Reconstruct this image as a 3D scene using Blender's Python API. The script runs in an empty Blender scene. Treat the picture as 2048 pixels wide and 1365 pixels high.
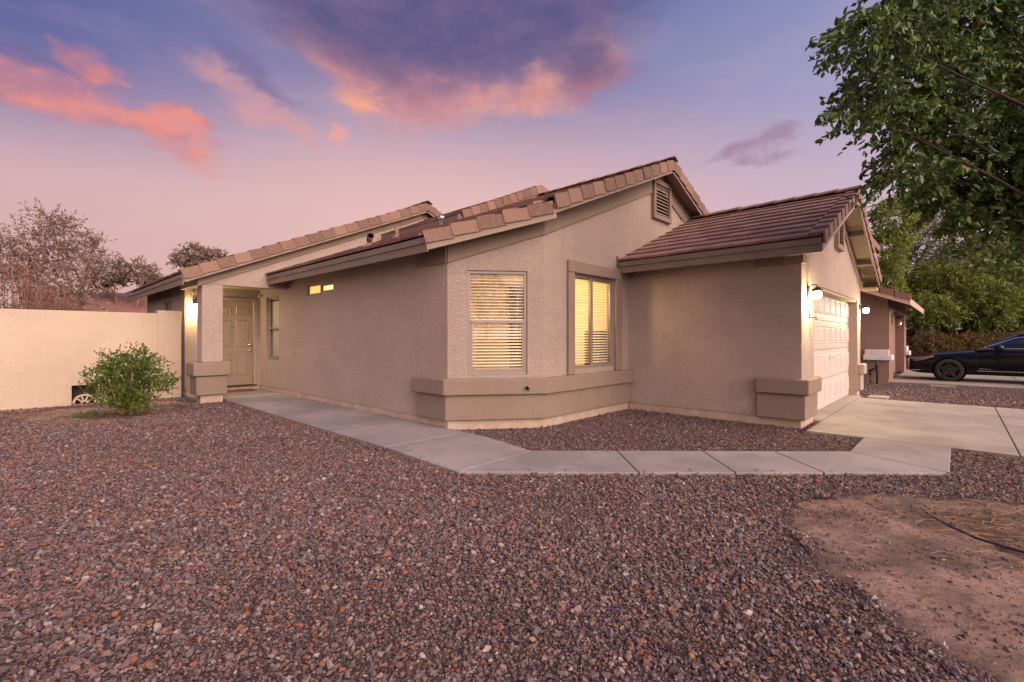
import bpy, bmesh, math, random
import numpy as np
from mathutils import Vector, Matrix
rad = math.radians
sc = bpy.context.scene
COL = sc.collection
random.seed(7)

# ------------------------------------------------------------------ camera
cd = bpy.data.cameras.new("camera"); cam = bpy.data.objects.new("camera", cd); COL.objects.link(cam)
cam.location = (0, 0, 1.3)
cam.rotation_euler = (rad(90), 0, rad(43.5))
cd.sensor_width = 36.0; cd.lens = 940.0 / 2048.0 * 36.0
cd.shift_y = -0.0032; cd.clip_start = 0.05; cd.clip_end = 2000
sc.camera = cam
FW = Vector((math.cos(rad(133.5)), math.sin(rad(133.5)), 0)); RT = Vector((FW.y, -FW.x, 0))
def cw(r, d, z=0.0):
    """a place r metres right of and d metres ahead of the standpoint"""
    return FW * d + RT * r + Vector((0, 0, z))

# ------------------------------------------------------------------ colour management
sc.view_settings.view_transform = 'Standard'; sc.view_settings.look = 'None'
sc.view_settings.exposure = 0.12; sc.view_settings.gamma = 1.0
sc.view_settings.use_curve_mapping = False
sc.cycles.use_denoising = True
sc.cycles.max_bounces = 6; sc.cycles.transparent_max_bounces = 16
sc.cycles.sample_clamp_indirect = 6.0
sc.cycles.caustics_reflective = False; sc.cycles.caustics_refractive = False

def lin(r, g, b):
    f = lambda c: (c / 12.92 if c <= 0.04045 else ((c + 0.055) / 1.055) ** 2.4)
    return (f(r / 255), f(g / 255), f(b / 255))

class NT:
    """tiny node helper"""
    def __init__(s, nt): s.nt = nt; s.n = nt.nodes; s.l = nt.links
    def node(s, t, **kw):
        n = s.n.new(t)
        for k, v in kw.items(): setattr(n, k, v)
        return n
    def put(s, sock, v):
        if isinstance(v, bpy.types.NodeSocket): s.l.new(v, sock)
        elif v is not None:
            if isinstance(v, (tuple, list)) and len(v) == 3 and sock.type == 'RGBA': v = (*v, 1)
            sock.default_value = v
    def m(s, op, a, b=None, c=None, clamp=False):
        n = s.node('ShaderNodeMath', operation=op, use_clamp=clamp)
        for i, v in enumerate((a, b, c)): s.put(n.inputs[i], v) if v is not None else None
        return n.outputs[0]
    def vm(s, op, a, b=None, out=0):
        n = s.node('ShaderNodeVectorMath', operation=op)
        s.put(n.inputs[0], a)
        if b is not None: s.put(n.inputs[1], b)
        return n.outputs[out]
    def noise(s, vec, scale, detail=4, rough=0.5, dist=0.0, col=False):
        n = s.node('ShaderNodeTexNoise'); s.put(n.inputs['Vector'], vec)
        n.inputs['Scale'].default_value = scale; n.inputs['Detail'].default_value = detail
        n.inputs['Roughness'].default_value = rough; n.inputs['Distortion'].default_value = dist
        return n.outputs['Color' if col else 'Fac']
    def mapping(s, vec, scale=(1, 1, 1), rot=(0, 0, 0), loc=(0, 0, 0)):
        n = s.node('ShaderNodeMapping'); s.put(n.inputs[0], vec)
        n.inputs['Scale'].default_value = scale; n.inputs['Rotation'].default_value = rot; n.inputs['Location'].default_value = loc
        return n.outputs[0]
    def mix(s, fac, a, b, mode='MIX'):
        n = s.node('ShaderNodeMix', data_type='RGBA', blend_type=mode)
        s.put(n.inputs[0], fac); s.put(n.inputs[6], a); s.put(n.inputs[7], b)
        return n.outputs[2]
    def ramp(s, fac, stops, interp='LINEAR'):
        n = s.node('ShaderNodeValToRGB'); s.put(n.inputs[0], fac)
        cr = n.color_ramp; cr.interpolation = interp
        while len(cr.elements) < len(stops): cr.elements.new(0.5)
        for e, (p, c) in zip(cr.elements, stops):
            e.position = p; e.color = (*c, 1) if len(c) == 3 else c
        return n.outputs[0]
    def smooth(s, x, a, b, to0=0.0, to1=1.0):
        n = s.node('ShaderNodeMapRange', interpolation_type='SMOOTHSTEP')
        s.put(n.inputs[0], x)
        for i, v in enumerate((a, b, to0, to1)): s.put(n.inputs[i + 1], v)
        return n.outputs[0]

# ------------------------------------------------------------------ world: dusk sky with lit clouds
world = bpy.data.worlds.new("World"); sc.world = world; world.use_nodes = True
w = NT(world.node_tree); w.n.clear()
SUN_EL, SUN_AZ = rad(16), rad(-3)            # direction the evening glow comes from (behind the camera, to the right)
D = w.node('ShaderNodeTexCoord').outputs['Generated']
dx = w.vm('DOT_PRODUCT', D, tuple(RT), out=1); dy = w.vm('DOT_PRODUCT', D, tuple(FW), out=1)
sx = w.node('ShaderNodeSeparateXYZ'); w.put(sx.inputs[0], D); dz = sx.outputs[2]
AZ = w.m('MULTIPLY', w.m('ARCTAN2', dx, dy), 180 / math.pi)
EL = w.m('MULTIPLY', w.m('ARCSINE', dz), 180 / math.pi)
Ds = w.mapping(D, scale=(1, 1, 2.2))
nzc = w.noise(Ds, 3.2, 6, 0.55, col=True)
sn = w.node('ShaderNodeSeparateXYZ'); w.put(sn.inputs[0], nzc)
nzf = w.noise(w.mapping(D, scale=(1, 1, 2.4), loc=(3, 1, 5)), 9.0, 6, 0.62, col=True)
sf = w.node('ShaderNodeSeparateXYZ'); w.put(sf.inputs[0], nzf)
def warp(base, n1, n2, a1, a2):
    t = w.m('MULTIPLY', w.m('SUBTRACT', n1, 0.5), a1)
    t2 = w.m('MULTIPLY', w.m('SUBTRACT', n2, 0.5), a2)
    return w.m('ADD', w.m('ADD', base, t), t2)
AZw = warp(AZ, sn.outputs[0], sf.outputs[0], 9, 9)
ELw = warp(EL, sn.outputs[1], sf.outputs[1], 4, 6)
def blob(ca, ce, ra, re, rot=0.0, soft=(1.25, 0.35), a=None, e=None):
    a = AZw if a is None else a; e = ELw if e is None else e
    x = w.m('SUBTRACT', a, ca); y = w.m('SUBTRACT', e, ce)
    c, s_ = math.cos(rad(rot)), math.sin(rad(rot))
    xr = w.m('DIVIDE', w.m('ADD', w.m('MULTIPLY', x, c), w.m('MULTIPLY', y, s_)), ra)
    yr = w.m('DIVIDE', w.m('SUBTRACT', w.m('MULTIPLY', y, c), w.m('MULTIPLY', x, s_)), re)
    r = w.m('SQRT', w.m('ADD', w.m('MULTIPLY', xr, xr), w.m('MULTIPLY', yr, yr)))
    return w.smooth(r, soft[0], soft[1])
def mx(*a):
    r = a[0]
    for b in a[1:]: r = w.m('MAXIMUM', r, b)
    return r
elf = w.smooth(EL, -2.0, 50.0); elf = w.m('DIVIDE', w.m('ADD', EL, 2.0), 62.0, clamp=True)
base = w.ramp(elf, [(0.0, lin(208, 166, 152)), (0.16, lin(208, 170, 168)), (0.27, lin(202, 168, 176)), (0.37, lin(176, 152, 176)),
                    (0.47, lin(140, 132, 168)), (0.60, lin(100, 108, 156)), (1.0, lin(70, 84, 150))])
baseR = w.ramp(elf, [(0.0, lin(200, 165, 185)), (0.16, lin(206, 178, 194)), (0.30, lin(190, 170, 192)), (0.42, lin(156, 154, 190)), (0.6, lin(124, 134, 180)), (1.0, lin(72, 90, 160))])
sky = w.mix(w.smooth(AZ, 2.0, 42.0), base, baseR)
topL = w.m('MULTIPLY', w.smooth(AZ, -18.0, -50.0), w.smooth(EL, 12.0, 26.0))
sky = w.mix(w.m('MULTIPLY', topL, 0.8), sky, lin(72, 88, 150))
peach = blob(-8, 14, 34, 10, 0, (1.5, 0.0), AZ, EL)
sky = w.mix(w.m('MULTIPLY', peach, 0.6), sky, lin(234, 190, 180))
# large mauve cloud with orange underside, broken by finer wisps
nzw = w.noise(w.mapping(D, scale=(1, 1, 1.7), rot=(0, 0, .3), loc=(7, 2, 1)), 11.0, 9, 0.62)
nzw2 = w.noise(w.mapping(D, scale=(1, 1, 1.6), loc=(1, 9, 4)), 28.0, 7, 0.6)
wis = w.smooth(w.m('ADD', w.m('MULTIPLY', nzw, .65), w.m('MULTIPLY', nzw2, .35)), 0.30, 0.66)
def ragged(b, k=0.55): return w.m('MULTIPLY', w.smooth(w.m('SUBTRACT', b, w.m('MULTIPLY', w.m('SUBTRACT', 1.0, wis), k)), 0.0, 1.0), 1.0)
S1 = (1.3, 0.1)
big = mx(blob(-8, 35.0, 27, 9.0, 3, (1.2, .5)), blob(-15, 30.5, 9, 4.6, -30, S1), blob(6, 30.3, 9, 4.4, -6, S1), blob(-26, 36, 10, 4, 12, S1))
low = mx(blob(-18.5, 27.8, 9.5, 3.8, -34, S1), blob(-9, 26.4, 13, 3.6, 2, S1), blob(1, 27.2, 10, 3.0, 4, S1), blob(8, 29.5, 7, 4.0, 20, S1))
wisp = mx(blob(-29, 23.4, 8.5, 2.6, -14, S1), blob(-24, 21.8, 4.2, 1.7, -20, S1))
left = mx(blob(-44.5, 20.4, 9.5, 2.7, -8, S1), blob(-38, 18.8, 6.5, 2.3, -14, S1), blob(-41.5, 23.0, 3.2, 2.4, -20, S1), blob(-50, 20.6, 8, 2.6, 3, S1), blob(-35.0, 20.6, 2.4, 2.7, -50, S1))
leftd = mx(blob(-45, 22.6, 8, 1.8, -12, S1), blob(-29, 26, 8, 2.2, -25, S1), blob(-52, 23.5, 6, 2.5, 0, S1))
puff = blob(-20.1, 22.2, 1.9, 1.4, 25, (1.3, 0.2), warp(AZ, sn.outputs[0], nzw, 1, 6), warp(EL, sn.outputs[1], nzw2, 1, 5))
small = mx(blob(26.5, 19.6, 5.6, 1.7, 3, S1), blob(29.8, 20.4, 3.0, 1.7, 25, S1))
det = w.smooth(nzw, 0.35, 0.65)
sky = w.mix(w.m('MULTIPLY', ragged(leftd), 0.5), sky, lin(110, 94, 140))
sky = w.mix(w.m('MULTIPLY', ragged(low, .2), 0.85), sky, w.mix(det, lin(204, 138, 142), lin(232, 160, 138)))
sky = w.mix(w.m('MULTIPLY', blob(-16.6, 25.6, 2.6, 1.3, 0, (1.2, 0.1)), 0.7), sky, lin(248, 172, 130))
sky = w.mix(w.m('MULTIPLY', ragged(big, .10), 0.93), sky, w.mix(w.smooth(EL, 26.0, 31.5), lin(146, 106, 132), w.mix(det, lin(88, 84, 126), lin(110, 94, 134))))
sky = w.mix(w.m('MULTIPLY', ragged(wisp), 0.7), sky, lin(216, 154, 154))
sky = w.mix(w.m('MULTIPLY', ragged(left, .28), 0.88), sky, w.mix(det, lin(182, 120, 138), lin(230, 142, 128)))
sky = w.mix(w.m('MULTIPLY', ragged(puff, .3), 0.8), sky, lin(232, 160, 152))
sky = w.mix(w.m('MULTIPLY', ragged(small, .35), 0.75), sky, lin(156, 124, 148))
veil = w.m('MULTIPLY', w.smooth(w.noise(w.mapping(D, scale=(1, 1, 4.0), loc=(2, 2, 8)), 5.0, 7, .6), .45, .75), w.smooth(EL, 5, 20))
sky = w.mix(w.m('MULTIPLY', veil, .10), sky, lin(226, 178, 184))
# evening glow on the sunset side of the sky, behind the standpoint
GL = Vector((math.cos(SUN_AZ), math.sin(SUN_AZ), 0.25)).normalized()
gd = w.m('MAXIMUM', w.vm('DOT_PRODUCT', D, tuple(GL), out=1), 0.0)
glow = w.m('POWER', gd, 2.0)
sky = w.mix(w.m('MULTIPLY', glow, 1.0, clamp=True), sky, (4.9, 3.6, 3.05))
# high twilight sky from the physical model, added faintly over everything above the frame
ns = w.node('ShaderNodeTexSky', sky_type='NISHITA'); ns.sun_disc = False
ns.sun_elevation = rad(4); ns.sun_rotation = rad(90) - SUN_AZ
bg1 = w.node('ShaderNodeBackground'); w.put(bg1.inputs[0], sky); bg1.inputs[1].default_value = 1.0
bg2 = w.node('ShaderNodeBackground'); w.put(bg2.inputs[0], ns.outputs[0])
w.put(bg2.inputs[1], w.m('MULTIPLY', w.smooth(EL, 38.0, 60.0), 0.10))
ad = w.node('ShaderNodeAddShader'); w.l.new(bg1.outputs[0], ad.inputs[0]); w.l.new(bg2.outputs[0], ad.inputs[1])
wo = w.node('ShaderNodeOutputWorld'); w.l.new(ad.outputs[0], wo.inputs[0])

# ------------------------------------------------------------------ sun: very soft afterglow
sd = bpy.data.lights.new("sun", 'SUN'); sun = bpy.data.objects.new("sun", sd); COL.objects.link(sun)
sd.energy = 1.65; sd.angle = rad(50); sd.color = (1.0, 0.82, 0.71)
sdir = Vector((math.cos(SUN_AZ) * math.cos(rad(24)), math.sin(SUN_AZ) * math.cos(rad(24)), math.sin(rad(24))))
sun.rotation_euler = sdir.to_track_quat('Z', 'Y').to_euler()

# ------------------------------------------------------------------ materials
MATS = {}
def new_mat(name):
    m = bpy.data.materials.new(name); m.use_nodes = True
    t = NT(m.node_tree); b = m.node_tree.nodes['Principled BSDF']
    MATS[name] = m
    return m, t, b
def simple(name, col, rough=0.6, metal=0.0, spec=0.5, var=0.12, vscale=8.0, bump=0.0, bscale=80.0, coat=0.0):
    m, t, b = new_mat(name)
    P = t.node('ShaderNodeTexCoord').outputs['Object']
    n = t.noise(P, vscale, 5, 0.6)
    c = t.mix(t.smooth(n, 0.25, 0.75), tuple(x * (1 - var) for x in col), tuple(min(1, x * (1 + var)) for x in col))
    t.put(b.inputs['Base Color'], c)
    b.inputs['Roughness'].default_value = rough; b.inputs['Metallic'].default_value = metal
    b.inputs['Specular IOR Level'].default_value = spec; b.inputs['Coat Weight'].default_value = coat
    if bump:
        bn = t.node('ShaderNodeBump'); bn.inputs['Strength'].default_value = bump; bn.inputs['Distance'].default_value = 0.005
        t.put(bn.inputs['Height'], t.noise(P, bscale, 4, 0.6)); t.l.new(bn.outputs[0], b.inputs['Normal'])
    return m
def stucco(name, col, rough=0.9, strength=0.8, stain=True):
    m, t, b = new_mat(name)
    P = t.node('ShaderNodeTexCoord').outputs['Object']
    n = t.noise(P, 1.3, 6, 0.6); n2 = t.noise(P, 45, 3, 0.6)
    c = t.mix(t.smooth(n, 0.3, 0.7), tuple(x * 0.93 for x in col), tuple(x * 1.05 for x in col))
    c = t.mix(t.smooth(n2, 0.35, 0.7), t.mix(0.22, c, (0.12, 0.09, 0.07)), c)
    pt = t.noise(P, 0.55, 3, 0.5); c = t.mix(t.m('MULTIPLY', t.smooth(pt, .45, .62), .16), c, tuple(x * .72 for x in col))
    sk = t.noise(t.mapping(P, scale=(7, 7, .35)), 1.6, 5, .6); c = t.mix(t.m('MULTIPLY', t.smooth(sk, .56, .74), .14), c, tuple(x * .6 for x in col))
    if stain:   # dusty splash marks of their own shape
        st = t.noise(t.mapping(P, scale=(1, 1, 0.35)), 3.0, 5, 0.65)
        c = t.mix(t.m('MULTIPLY', t.smooth(st, 0.58, 0.78), 0.18), c, (0.30, 0.20, 0.14))
    t.put(b.inputs['Base Color'], c); b.inputs['Roughness'].default_value = rough
    b.inputs['Specular IOR Level'].default_value = 0.2
    h1 = t.noise(t.mapping(P, scale=(1, 1, 5.5)), 20, 6, 0.68, 0.5)
    h2 = t.noise(P, 120, 3, 0.6)
    h = t.m('ADD', t.m('MULTIPLY', t.smooth(h1, 0.36, 0.62), 0.8), t.m('MULTIPLY', h2, 0.3))
    bn = t.node('ShaderNodeBump'); bn.inputs['Strength'].default_value = strength; bn.inputs['Distance'].default_value = 0.017
    t.put(bn.inputs['Height'], h); t.l.new(bn.outputs[0], b.inputs['Normal'])
    return m
M_ST = stucco('stucco_beige', (0.57, 0.455, 0.395))
M_FEN = stucco('stucco_fence', (0.60, 0.48, 0.37), strength=0.5)
M_TRIM = stucco('stucco_trim_brown', (0.265, 0.200, 0.160), strength=0.25, stain=False)
M_FOUND = simple('foundation_concrete', (0.42, 0.32, 0.25), 0.9, var=0.15, vscale=5, bump=0.4)
M_FASC = simple('fascia_paint', (0.175, 0.128, 0.098), 0.6, var=0.1, vscale=3, bump=0.15, bscale=30)
M_SOFF = simple('soffit_paint', (0.34, 0.27, 0.20), 0.8, var=0.06)
M_DOOR = simple('door_paint', (0.30, 0.225, 0.165), 0.45, var=0.05, vscale=2)
M_FRAMEP = simple('door_casing', (0.36, 0.28, 0.21), 0.5, var=0.05, vscale=2)
M_GDOOR = simple('garage_door_paint', (0.48, 0.41, 0.37), 0.55, var=0.04, vscale=2)
M_WFR = simple('window_frame_metal', (0.27, 0.215, 0.19), 0.45, metal=0.2, var=0.05)
M_BLIND = simple('blind_slat', (0.74, 0.68, 0.62), 0.5, var=0.03)
M_METAL = simple('satin_nickel', (0.6, 0.56, 0.5), 0.25, metal=1.0, var=0.05)
M_DARKM = simple('dark_bronze', (0.035, 0.028, 0.024), 0.4, metal=0.6, var=0.2)
M_WHITEP = simple('white_plastic', (0.75, 0.75, 0.76), 0.4, var=0.03)
M_BLACKP = simple('black_plastic', (0.015, 0.015, 0.017), 0.45, var=0.2)
M_ROOMW = simple('room_wall_paint', (0.78, 0.66, 0.44), 0.9, var=0.03)
M_ROOMF = simple('room_floor', (0.30, 0.2, 0.12), 0.9, var=0.1)
M_DARKW = simple('dark_furniture', (0.04, 0.028, 0.02), 0.5, var=0.2)
M_MAT = simple('doormat_coir', (0.16, 0.05, 0.025), 0.95, var=0.3, vscale=60, bump=0.8, bscale=200)
M_DARKV = simple('vent_dark', (0.03, 0.024, 0.02), 0.9)
M_RUB = simple('tyre_rubber', (0.012, 0.012, 0.013), 0.8, var=0.1)

def tile_mat(name, dark, light, haze=0.35):
    m, t, b = new_mat(name)
    g = t.node('ShaderNodeNewGeometry'); P = t.node('ShaderNodeTexCoord').outputs['Object']
    c = t.ramp(g.outputs['Random Per Island'], [(0, dark), (0.5, tuple((a + b2) / 2 for a, b2 in zip(dark, light))), (1, light)])
    n = t.noise(P, 22, 5, 0.65)
    c = t.mix(t.m('MULTIPLY', t.smooth(n, 0.45, 0.75), haze), c, (0.32, 0.22, 0.17))
    n3 = t.noise(P, 90, 3, 0.6)
    c = t.mix(t.m('MULTIPLY', t.smooth(n3, 0.6, 0.75), 0.4), c, (0.07, 0.045, 0.035))
    t.put(b.inputs['Base Color'], c); b.inputs['Roughness'].default_value = 0.85; b.inputs['Specular IOR Level'].default_value = 0.3
    bn = t.node('ShaderNodeBump'); bn.inputs['Strength'].default_value = 0.5; bn.inputs['Distance'].default_value = 0.006
    t.put(bn.inputs['Height'], t.noise(P, 60, 4, 0.6)); t.l.new(bn.outputs[0], b.inputs['Normal'])
    return m
M_TILE = tile_mat('roof_tile', (0.185, 0.100, 0.085), (0.285, 0.168, 0.142))
M_RAKE = tile_mat('rake_tile', (0.145, 0.086, 0.066), (0.245, 0.152, 0.118), 0.5)
M_TILE2 = tile_mat('neighbour_roof_tile', (0.16, 0.075, 0.06), (0.24, 0.13, 0.11))

def concrete(name, col):
    m, t, b = new_mat(name)
    P = t.node('ShaderNodeTexCoord').outputs['Object']
    n = t.noise(P, 1.1, 6, 0.6); n2 = t.noise(t.mapping(P, scale=(1, 6, 1)), 5, 6, 0.7); n3 = t.noise(P, 160, 3, 0.7)
    c = t.mix(t.smooth(n, 0.35, 0.65), tuple(x * 0.76 for x in col), tuple(x * 1.08 for x in col))
    c = t.mix(t.m('MULTIPLY', t.smooth(n2, 0.48, 0.72), 0.42), c, tuple(x * 0.62 for x in col))
    c = t.mix(t.m('MULTIPLY', t.smooth(n3, 0.55, 0.75), 0.35), c, tuple(x * 0.55 for x in col))
    n4 = t.noise(P, 7.0, 6, .75); c = t.mix(t.m('MULTIPLY', t.smooth(n4, .60, .74), .35), c, tuple(x * .5 for x in col)); n5 = t.noise(t.mapping(P, scale=(1, 1, 1), loc=(4, 4, 0)), 2.6, 7, .7); c = t.mix(t.m('MULTIPLY', t.smooth(n5, .55, .7), .3), c, tuple(min(1, x * 1.25) for x in col))
    t.put(b.inputs['Base Color'], c); b.inputs['Roughness'].default_value = 0.8
    bn = t.node('ShaderNodeBump'); bn.inputs['Strength'].default_value = 0.35; bn.inputs['Distance'].default_value = 0.003
    t.put(bn.inputs['Height'], t.noise(P, 200, 4, 0.7)); t.l.new(bn.outputs[0], b.inputs['Normal'])
    return m
M_CONC = concrete('concrete_walk', (0.275, 0.238, 0.242))
M_DRIVE = concrete('concrete_drive', (0.30, 0.262, 0.235))

STONE_STOPS = [(0.0, (0.022, 0.014, 0.016)), (0.12, (0.068, 0.040, 0.040)), (0.25, (0.150, 0.086, 0.080)), (0.37, (0.066, 0.060, 0.078)),
               (0.50, (0.185, 0.115, 0.106)), (0.61, (0.110, 0.088, 0.100)), (0.71, (0.250, 0.168, 0.152)), (0.79, (0.165, 0.135, 0.150)), (0.845, (0.235, 0.070, 0.024)), (0.90, (0.20, 0.085, 0.045)), (0.95, (0.29, 0.21, 0.19)), (1.0, (0.38, 0.31, 0.30))]
def stone_mat():
    m, t, b = new_mat('gravel_stone')
    oi = t.node('ShaderNodeObjectInfo')
    c = t.ramp(oi.outputs['Random'], STONE_STOPS)
    P = t.node('ShaderNodeTexCoord').outputs['Object']
    c = t.mix(0.22, c, t.mix(t.noise(P, 3, 4, 0.6), (0.02, 0.012, 0.012), (0.20, 0.13, 0.12)))
    t.put(b.inputs['Base Color'], c); b.inputs['Roughness'].default_value = 0.75
    return m
M_STONE = stone_mat()
def ground_mat():
    m, t, b = new_mat('gravel_ground')
    P = t.node('ShaderNodeTexCoord').outputs['Object']
    v = t.node('ShaderNodeTexVoronoi'); v.inputs['Scale'].default_value = 55; t.put(v.inputs['Vector'], P)
    ve = t.node('ShaderNodeTexVoronoi'); ve.inputs['Scale'].default_value = 42; t.put(ve.inputs['Vector'], P)
    sp = t.node('ShaderNodeSeparateXYZ'); t.put(sp.inputs[0], v.outputs['Color'])
    c = t.ramp(sp.outputs[0], STONE_STOPS)
    c = t.mix(t.smooth(v.outputs['Distance'], 0.25, 0.75), c, (0.05, 0.032, 0.029))
    big = t.noise(P, 0.7, 5, 0.6)
    c = t.mix(t.m('MULTIPLY', t.smooth(big, 0.45, 0.7), 0.25), c, (0.21, 0.12, 0.10))
    t.put(b.inputs['Base Color'], c); b.inputs['Roughness'].default_value = 0.9
    h = t.smooth(v.outputs['Distance'], 0.8, 0.0)
    bn = t.node('ShaderNodeBump'); bn.inputs['Strength'].default_value = 1.0; bn.inputs['Distance'].default_value = 0.015
    t.put(bn.inputs['Height'], h); t.l.new(bn.outputs[0], b.inputs['Normal'])
    return m
M_GROUND = ground_mat()
def dirt_mat():
    m, t, b = new_mat('bare_dirt')
    P = t.node('ShaderNodeTexCoord').outputs['Object']
    n = t.noise(P, 2.2, 6, 0.65); n2 = t.noise(P, 70, 4, 0.7); n3 = t.noise(P, 14, 5, 0.7)
    c = t.mix(t.smooth(n, 0.36, 0.66), (0.16, 0.102, 0.078), (0.42, 0.27, 0.205))
    c = t.mix(t.m('MULTIPLY', t.smooth(n2, 0.48, 0.7), 0.6), c, (0.07, 0.042, 0.034))
    c = t.mix(t.m('MULTIPLY', t.smooth(n3, 0.5, 0.72), 0.5), c, (0.09, 0.055, 0.042))
    vo = t.node('ShaderNodeTexVoronoi'); vo.inputs['Scale'].default_value = 80; t.put(vo.inputs['Vector'], t.vm('ADD', P, t.noise(P, 9, 4, .6, col=True)))
    vs_ = t.node('ShaderNodeSeparateXYZ'); t.put(vs_.inputs[0], vo.outputs['Color'])
    c = t.mix(t.m('MULTIPLY', t.smooth(vo.outputs['Distance'], .5, .2), t.smooth(vs_.outputs[1], .55, .75)), c, t.ramp(vs_.outputs[0], STONE_STOPS))
    t.put(b.inputs['Base Color'], c); b.inputs['Roughness'].default_value = 0.95
    bn = t.node('ShaderNodeBump'); bn.inputs['Strength'].default_value = 0.8; bn.inputs['Distance'].default_value = 0.012
    t.put(bn.inputs['Height'], t.m('ADD', t.m('ADD', n3, t.m('MULTIPLY', n2, 0.5)), t.m('MULTIPLY', t.smooth(vo.outputs['Distance'], .6, .1), .4))); t.l.new(bn.outputs[0], b.inputs['Normal'])
    return m
M_DIRT = dirt_mat()
def leaf_mat(name, stops, rough=0.5, trans=0.25, spec=0.4):
    m, t, b = new_mat(name)
    g = t.node('ShaderNodeNewGeometry')
    c = t.ramp(g.outputs['Random Per Island'], stops)
    t.put(b.inputs['Base Color'], c); b.inputs['Roughness'].default_value = rough; b.inputs['Specular IOR Level'].default_value = spec
    tr = t.node('ShaderNodeBsdfTranslucent'); t.put(tr.inputs[0], t.mix(0.5, c, tuple(x * 1.6 for x in stops[len(stops) // 2][1])))
    ms = t.node('ShaderNodeMixShader'); ms.inputs[0].default_value = trans
    t.l.new(b.outputs[0], ms.inputs[1]); t.l.new(tr.outputs[0], ms.inputs[2])
    t.l.new(ms.outputs[0], t.n['Material Output'].inputs[0])
    return m
M_LEAFBIG = leaf_mat('leaf_dark_green', [(0, (0.024, 0.050, 0.012)), (0.5, (0.066, 0.125, 0.028)), (0.85, (0.13, 0.20, 0.045)), (0.97, (0.09, 0.10, 0.03)), (1, (0.20, 0.08, 0.02))], 0.4, 0.2)
M_LEAFBUSH = leaf_mat('leaf_bush_green', [(0, (0.035, 0.075, 0.012)), (0.5, (0.085, 0.145, 0.024)), (0.93, (0.17, 0.22, 0.045)), (1, (0.26, 0.16, 0.05))], 0.4, 0.25)
M_LEAFMESQ = leaf_mat('leaf_olive_green', [(0, (0.045, 0.066, 0.012)), (0.5, (0.115, 0.155, 0.022)), (1, (0.25, 0.26, 0.04))], 0.6, 0.3)
M_LEAFMESQ2 = leaf_mat('leaf_deep_green', [(0, (0.03, 0.045, 0.012)), (0.5, (0.08, 0.105, 0.022)), (1, (0.18, 0.20, 0.04))], 0.6, 0.3)
M_LEAFLIME = leaf_mat('leaf_lime_green', [(0, (0.10, 0.14, 0.02)), (0.5, (0.17, 0.22, 0.03)), (1, (0.26, 0.28, 0.05))], 0.6, 0.35)
M_LEAFBROWN = leaf_mat('leaf_dusty_brown', [(0, (0.14, 0.090, 0.070)), (0.5, (0.23, 0.16, 0.122)), (1, (0.42, 0.33, 0.28))], 0.7, 0.3)
M_LEAFRED = leaf_mat('leaf_russet', [(0, (0.12, 0.035, 0.022)), (0.5, (0.22, 0.08, 0.05)), (1, (0.30, 0.15, 0.10))], 0.7, 0.3)
M_HEDGE = leaf_mat('leaf_dry_hedge', [(0, (0.06, 0.045, 0.02)), (0.5, (0.13, 0.085, 0.03)), (1, (0.22, 0.15, 0.04))], 0.7, 0.3)
M_DEAD = leaf_mat('leaf_fallen', [(0, (0.09, 0.022, 0.010)), (0.5, (0.24, 0.065, 0.022)), (0.85, (0.34, 0.12, 0.035)), (1, (0.42, 0.24, 0.07))], 0.7, 0.1)
M_BARK = simple('bark_brown', (0.11, 0.07, 0.05), 0.9, var=0.4, vscale=12, bump=0.8, bscale=30)
M_BARKD = simple('bark_dark', (0.035, 0.024, 0.018), 0.95, var=0.4, vscale=12, bump=0.8, bscale=30)
M_TWIG = simple('twig_grey_brown', (0.22, 0.13, 0.10), 0.9, var=0.3, vscale=12)
M_STEM = simple('stem_tan', (0.32, 0.18, 0.10), 0.8, var=0.2)

def glass_mat(name='window_glass', fac=0.055, tint=(0.95, 0.96, 0.95)):
    m, t, b = new_mat(name)
    tr = t.node('ShaderNodeBsdfTransparent'); t.put(tr.inputs[0], tint)
    gl = t.node('ShaderNodeBsdfGlossy'); gl.inputs['Roughness'].default_value = 0.02; t.put(gl.inputs[0], (0.9, 0.9, 0.9))
    lw = t.node('ShaderNodeLayerWeight'); lw.inputs[0].default_value = .5; fz = t.m('POWER', lw.outputs['Facing'], 4.0)
    ms = t.node('ShaderNodeMixShader'); t.put(ms.inputs[0], t.m('ADD', t.m('MULTIPLY', fz, .5), fac * .5, clamp=True))
    t.l.new(tr.outputs[0], ms.inputs[1]); t.l.new(gl.outputs[0], ms.inputs[2]); t.l.new(ms.outputs[0], t.n['Material Output'].inputs[0])
    return m
M_GLASS = glass_mat()
def emis(name, col, st):
    m, t, b = new_mat(name)
    b.inputs['Base Color'].default_value = (*[min(c, 1) for c in col], 1); t.put(b.inputs['Emission Color'], col); b.inputs['Emission Strength'].default_value = st
    return m
M_BULB = emis('lamp_bulb', (1.0, 0.82, 0.52), 40.0)
M_LITA = emis('lit_pane_amber', (1.0, 0.60, 0.16), 0.85)
M_LITB = emis('lit_pane_yellow', (1.0, 0.80, 0.30), 0.95)

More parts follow.
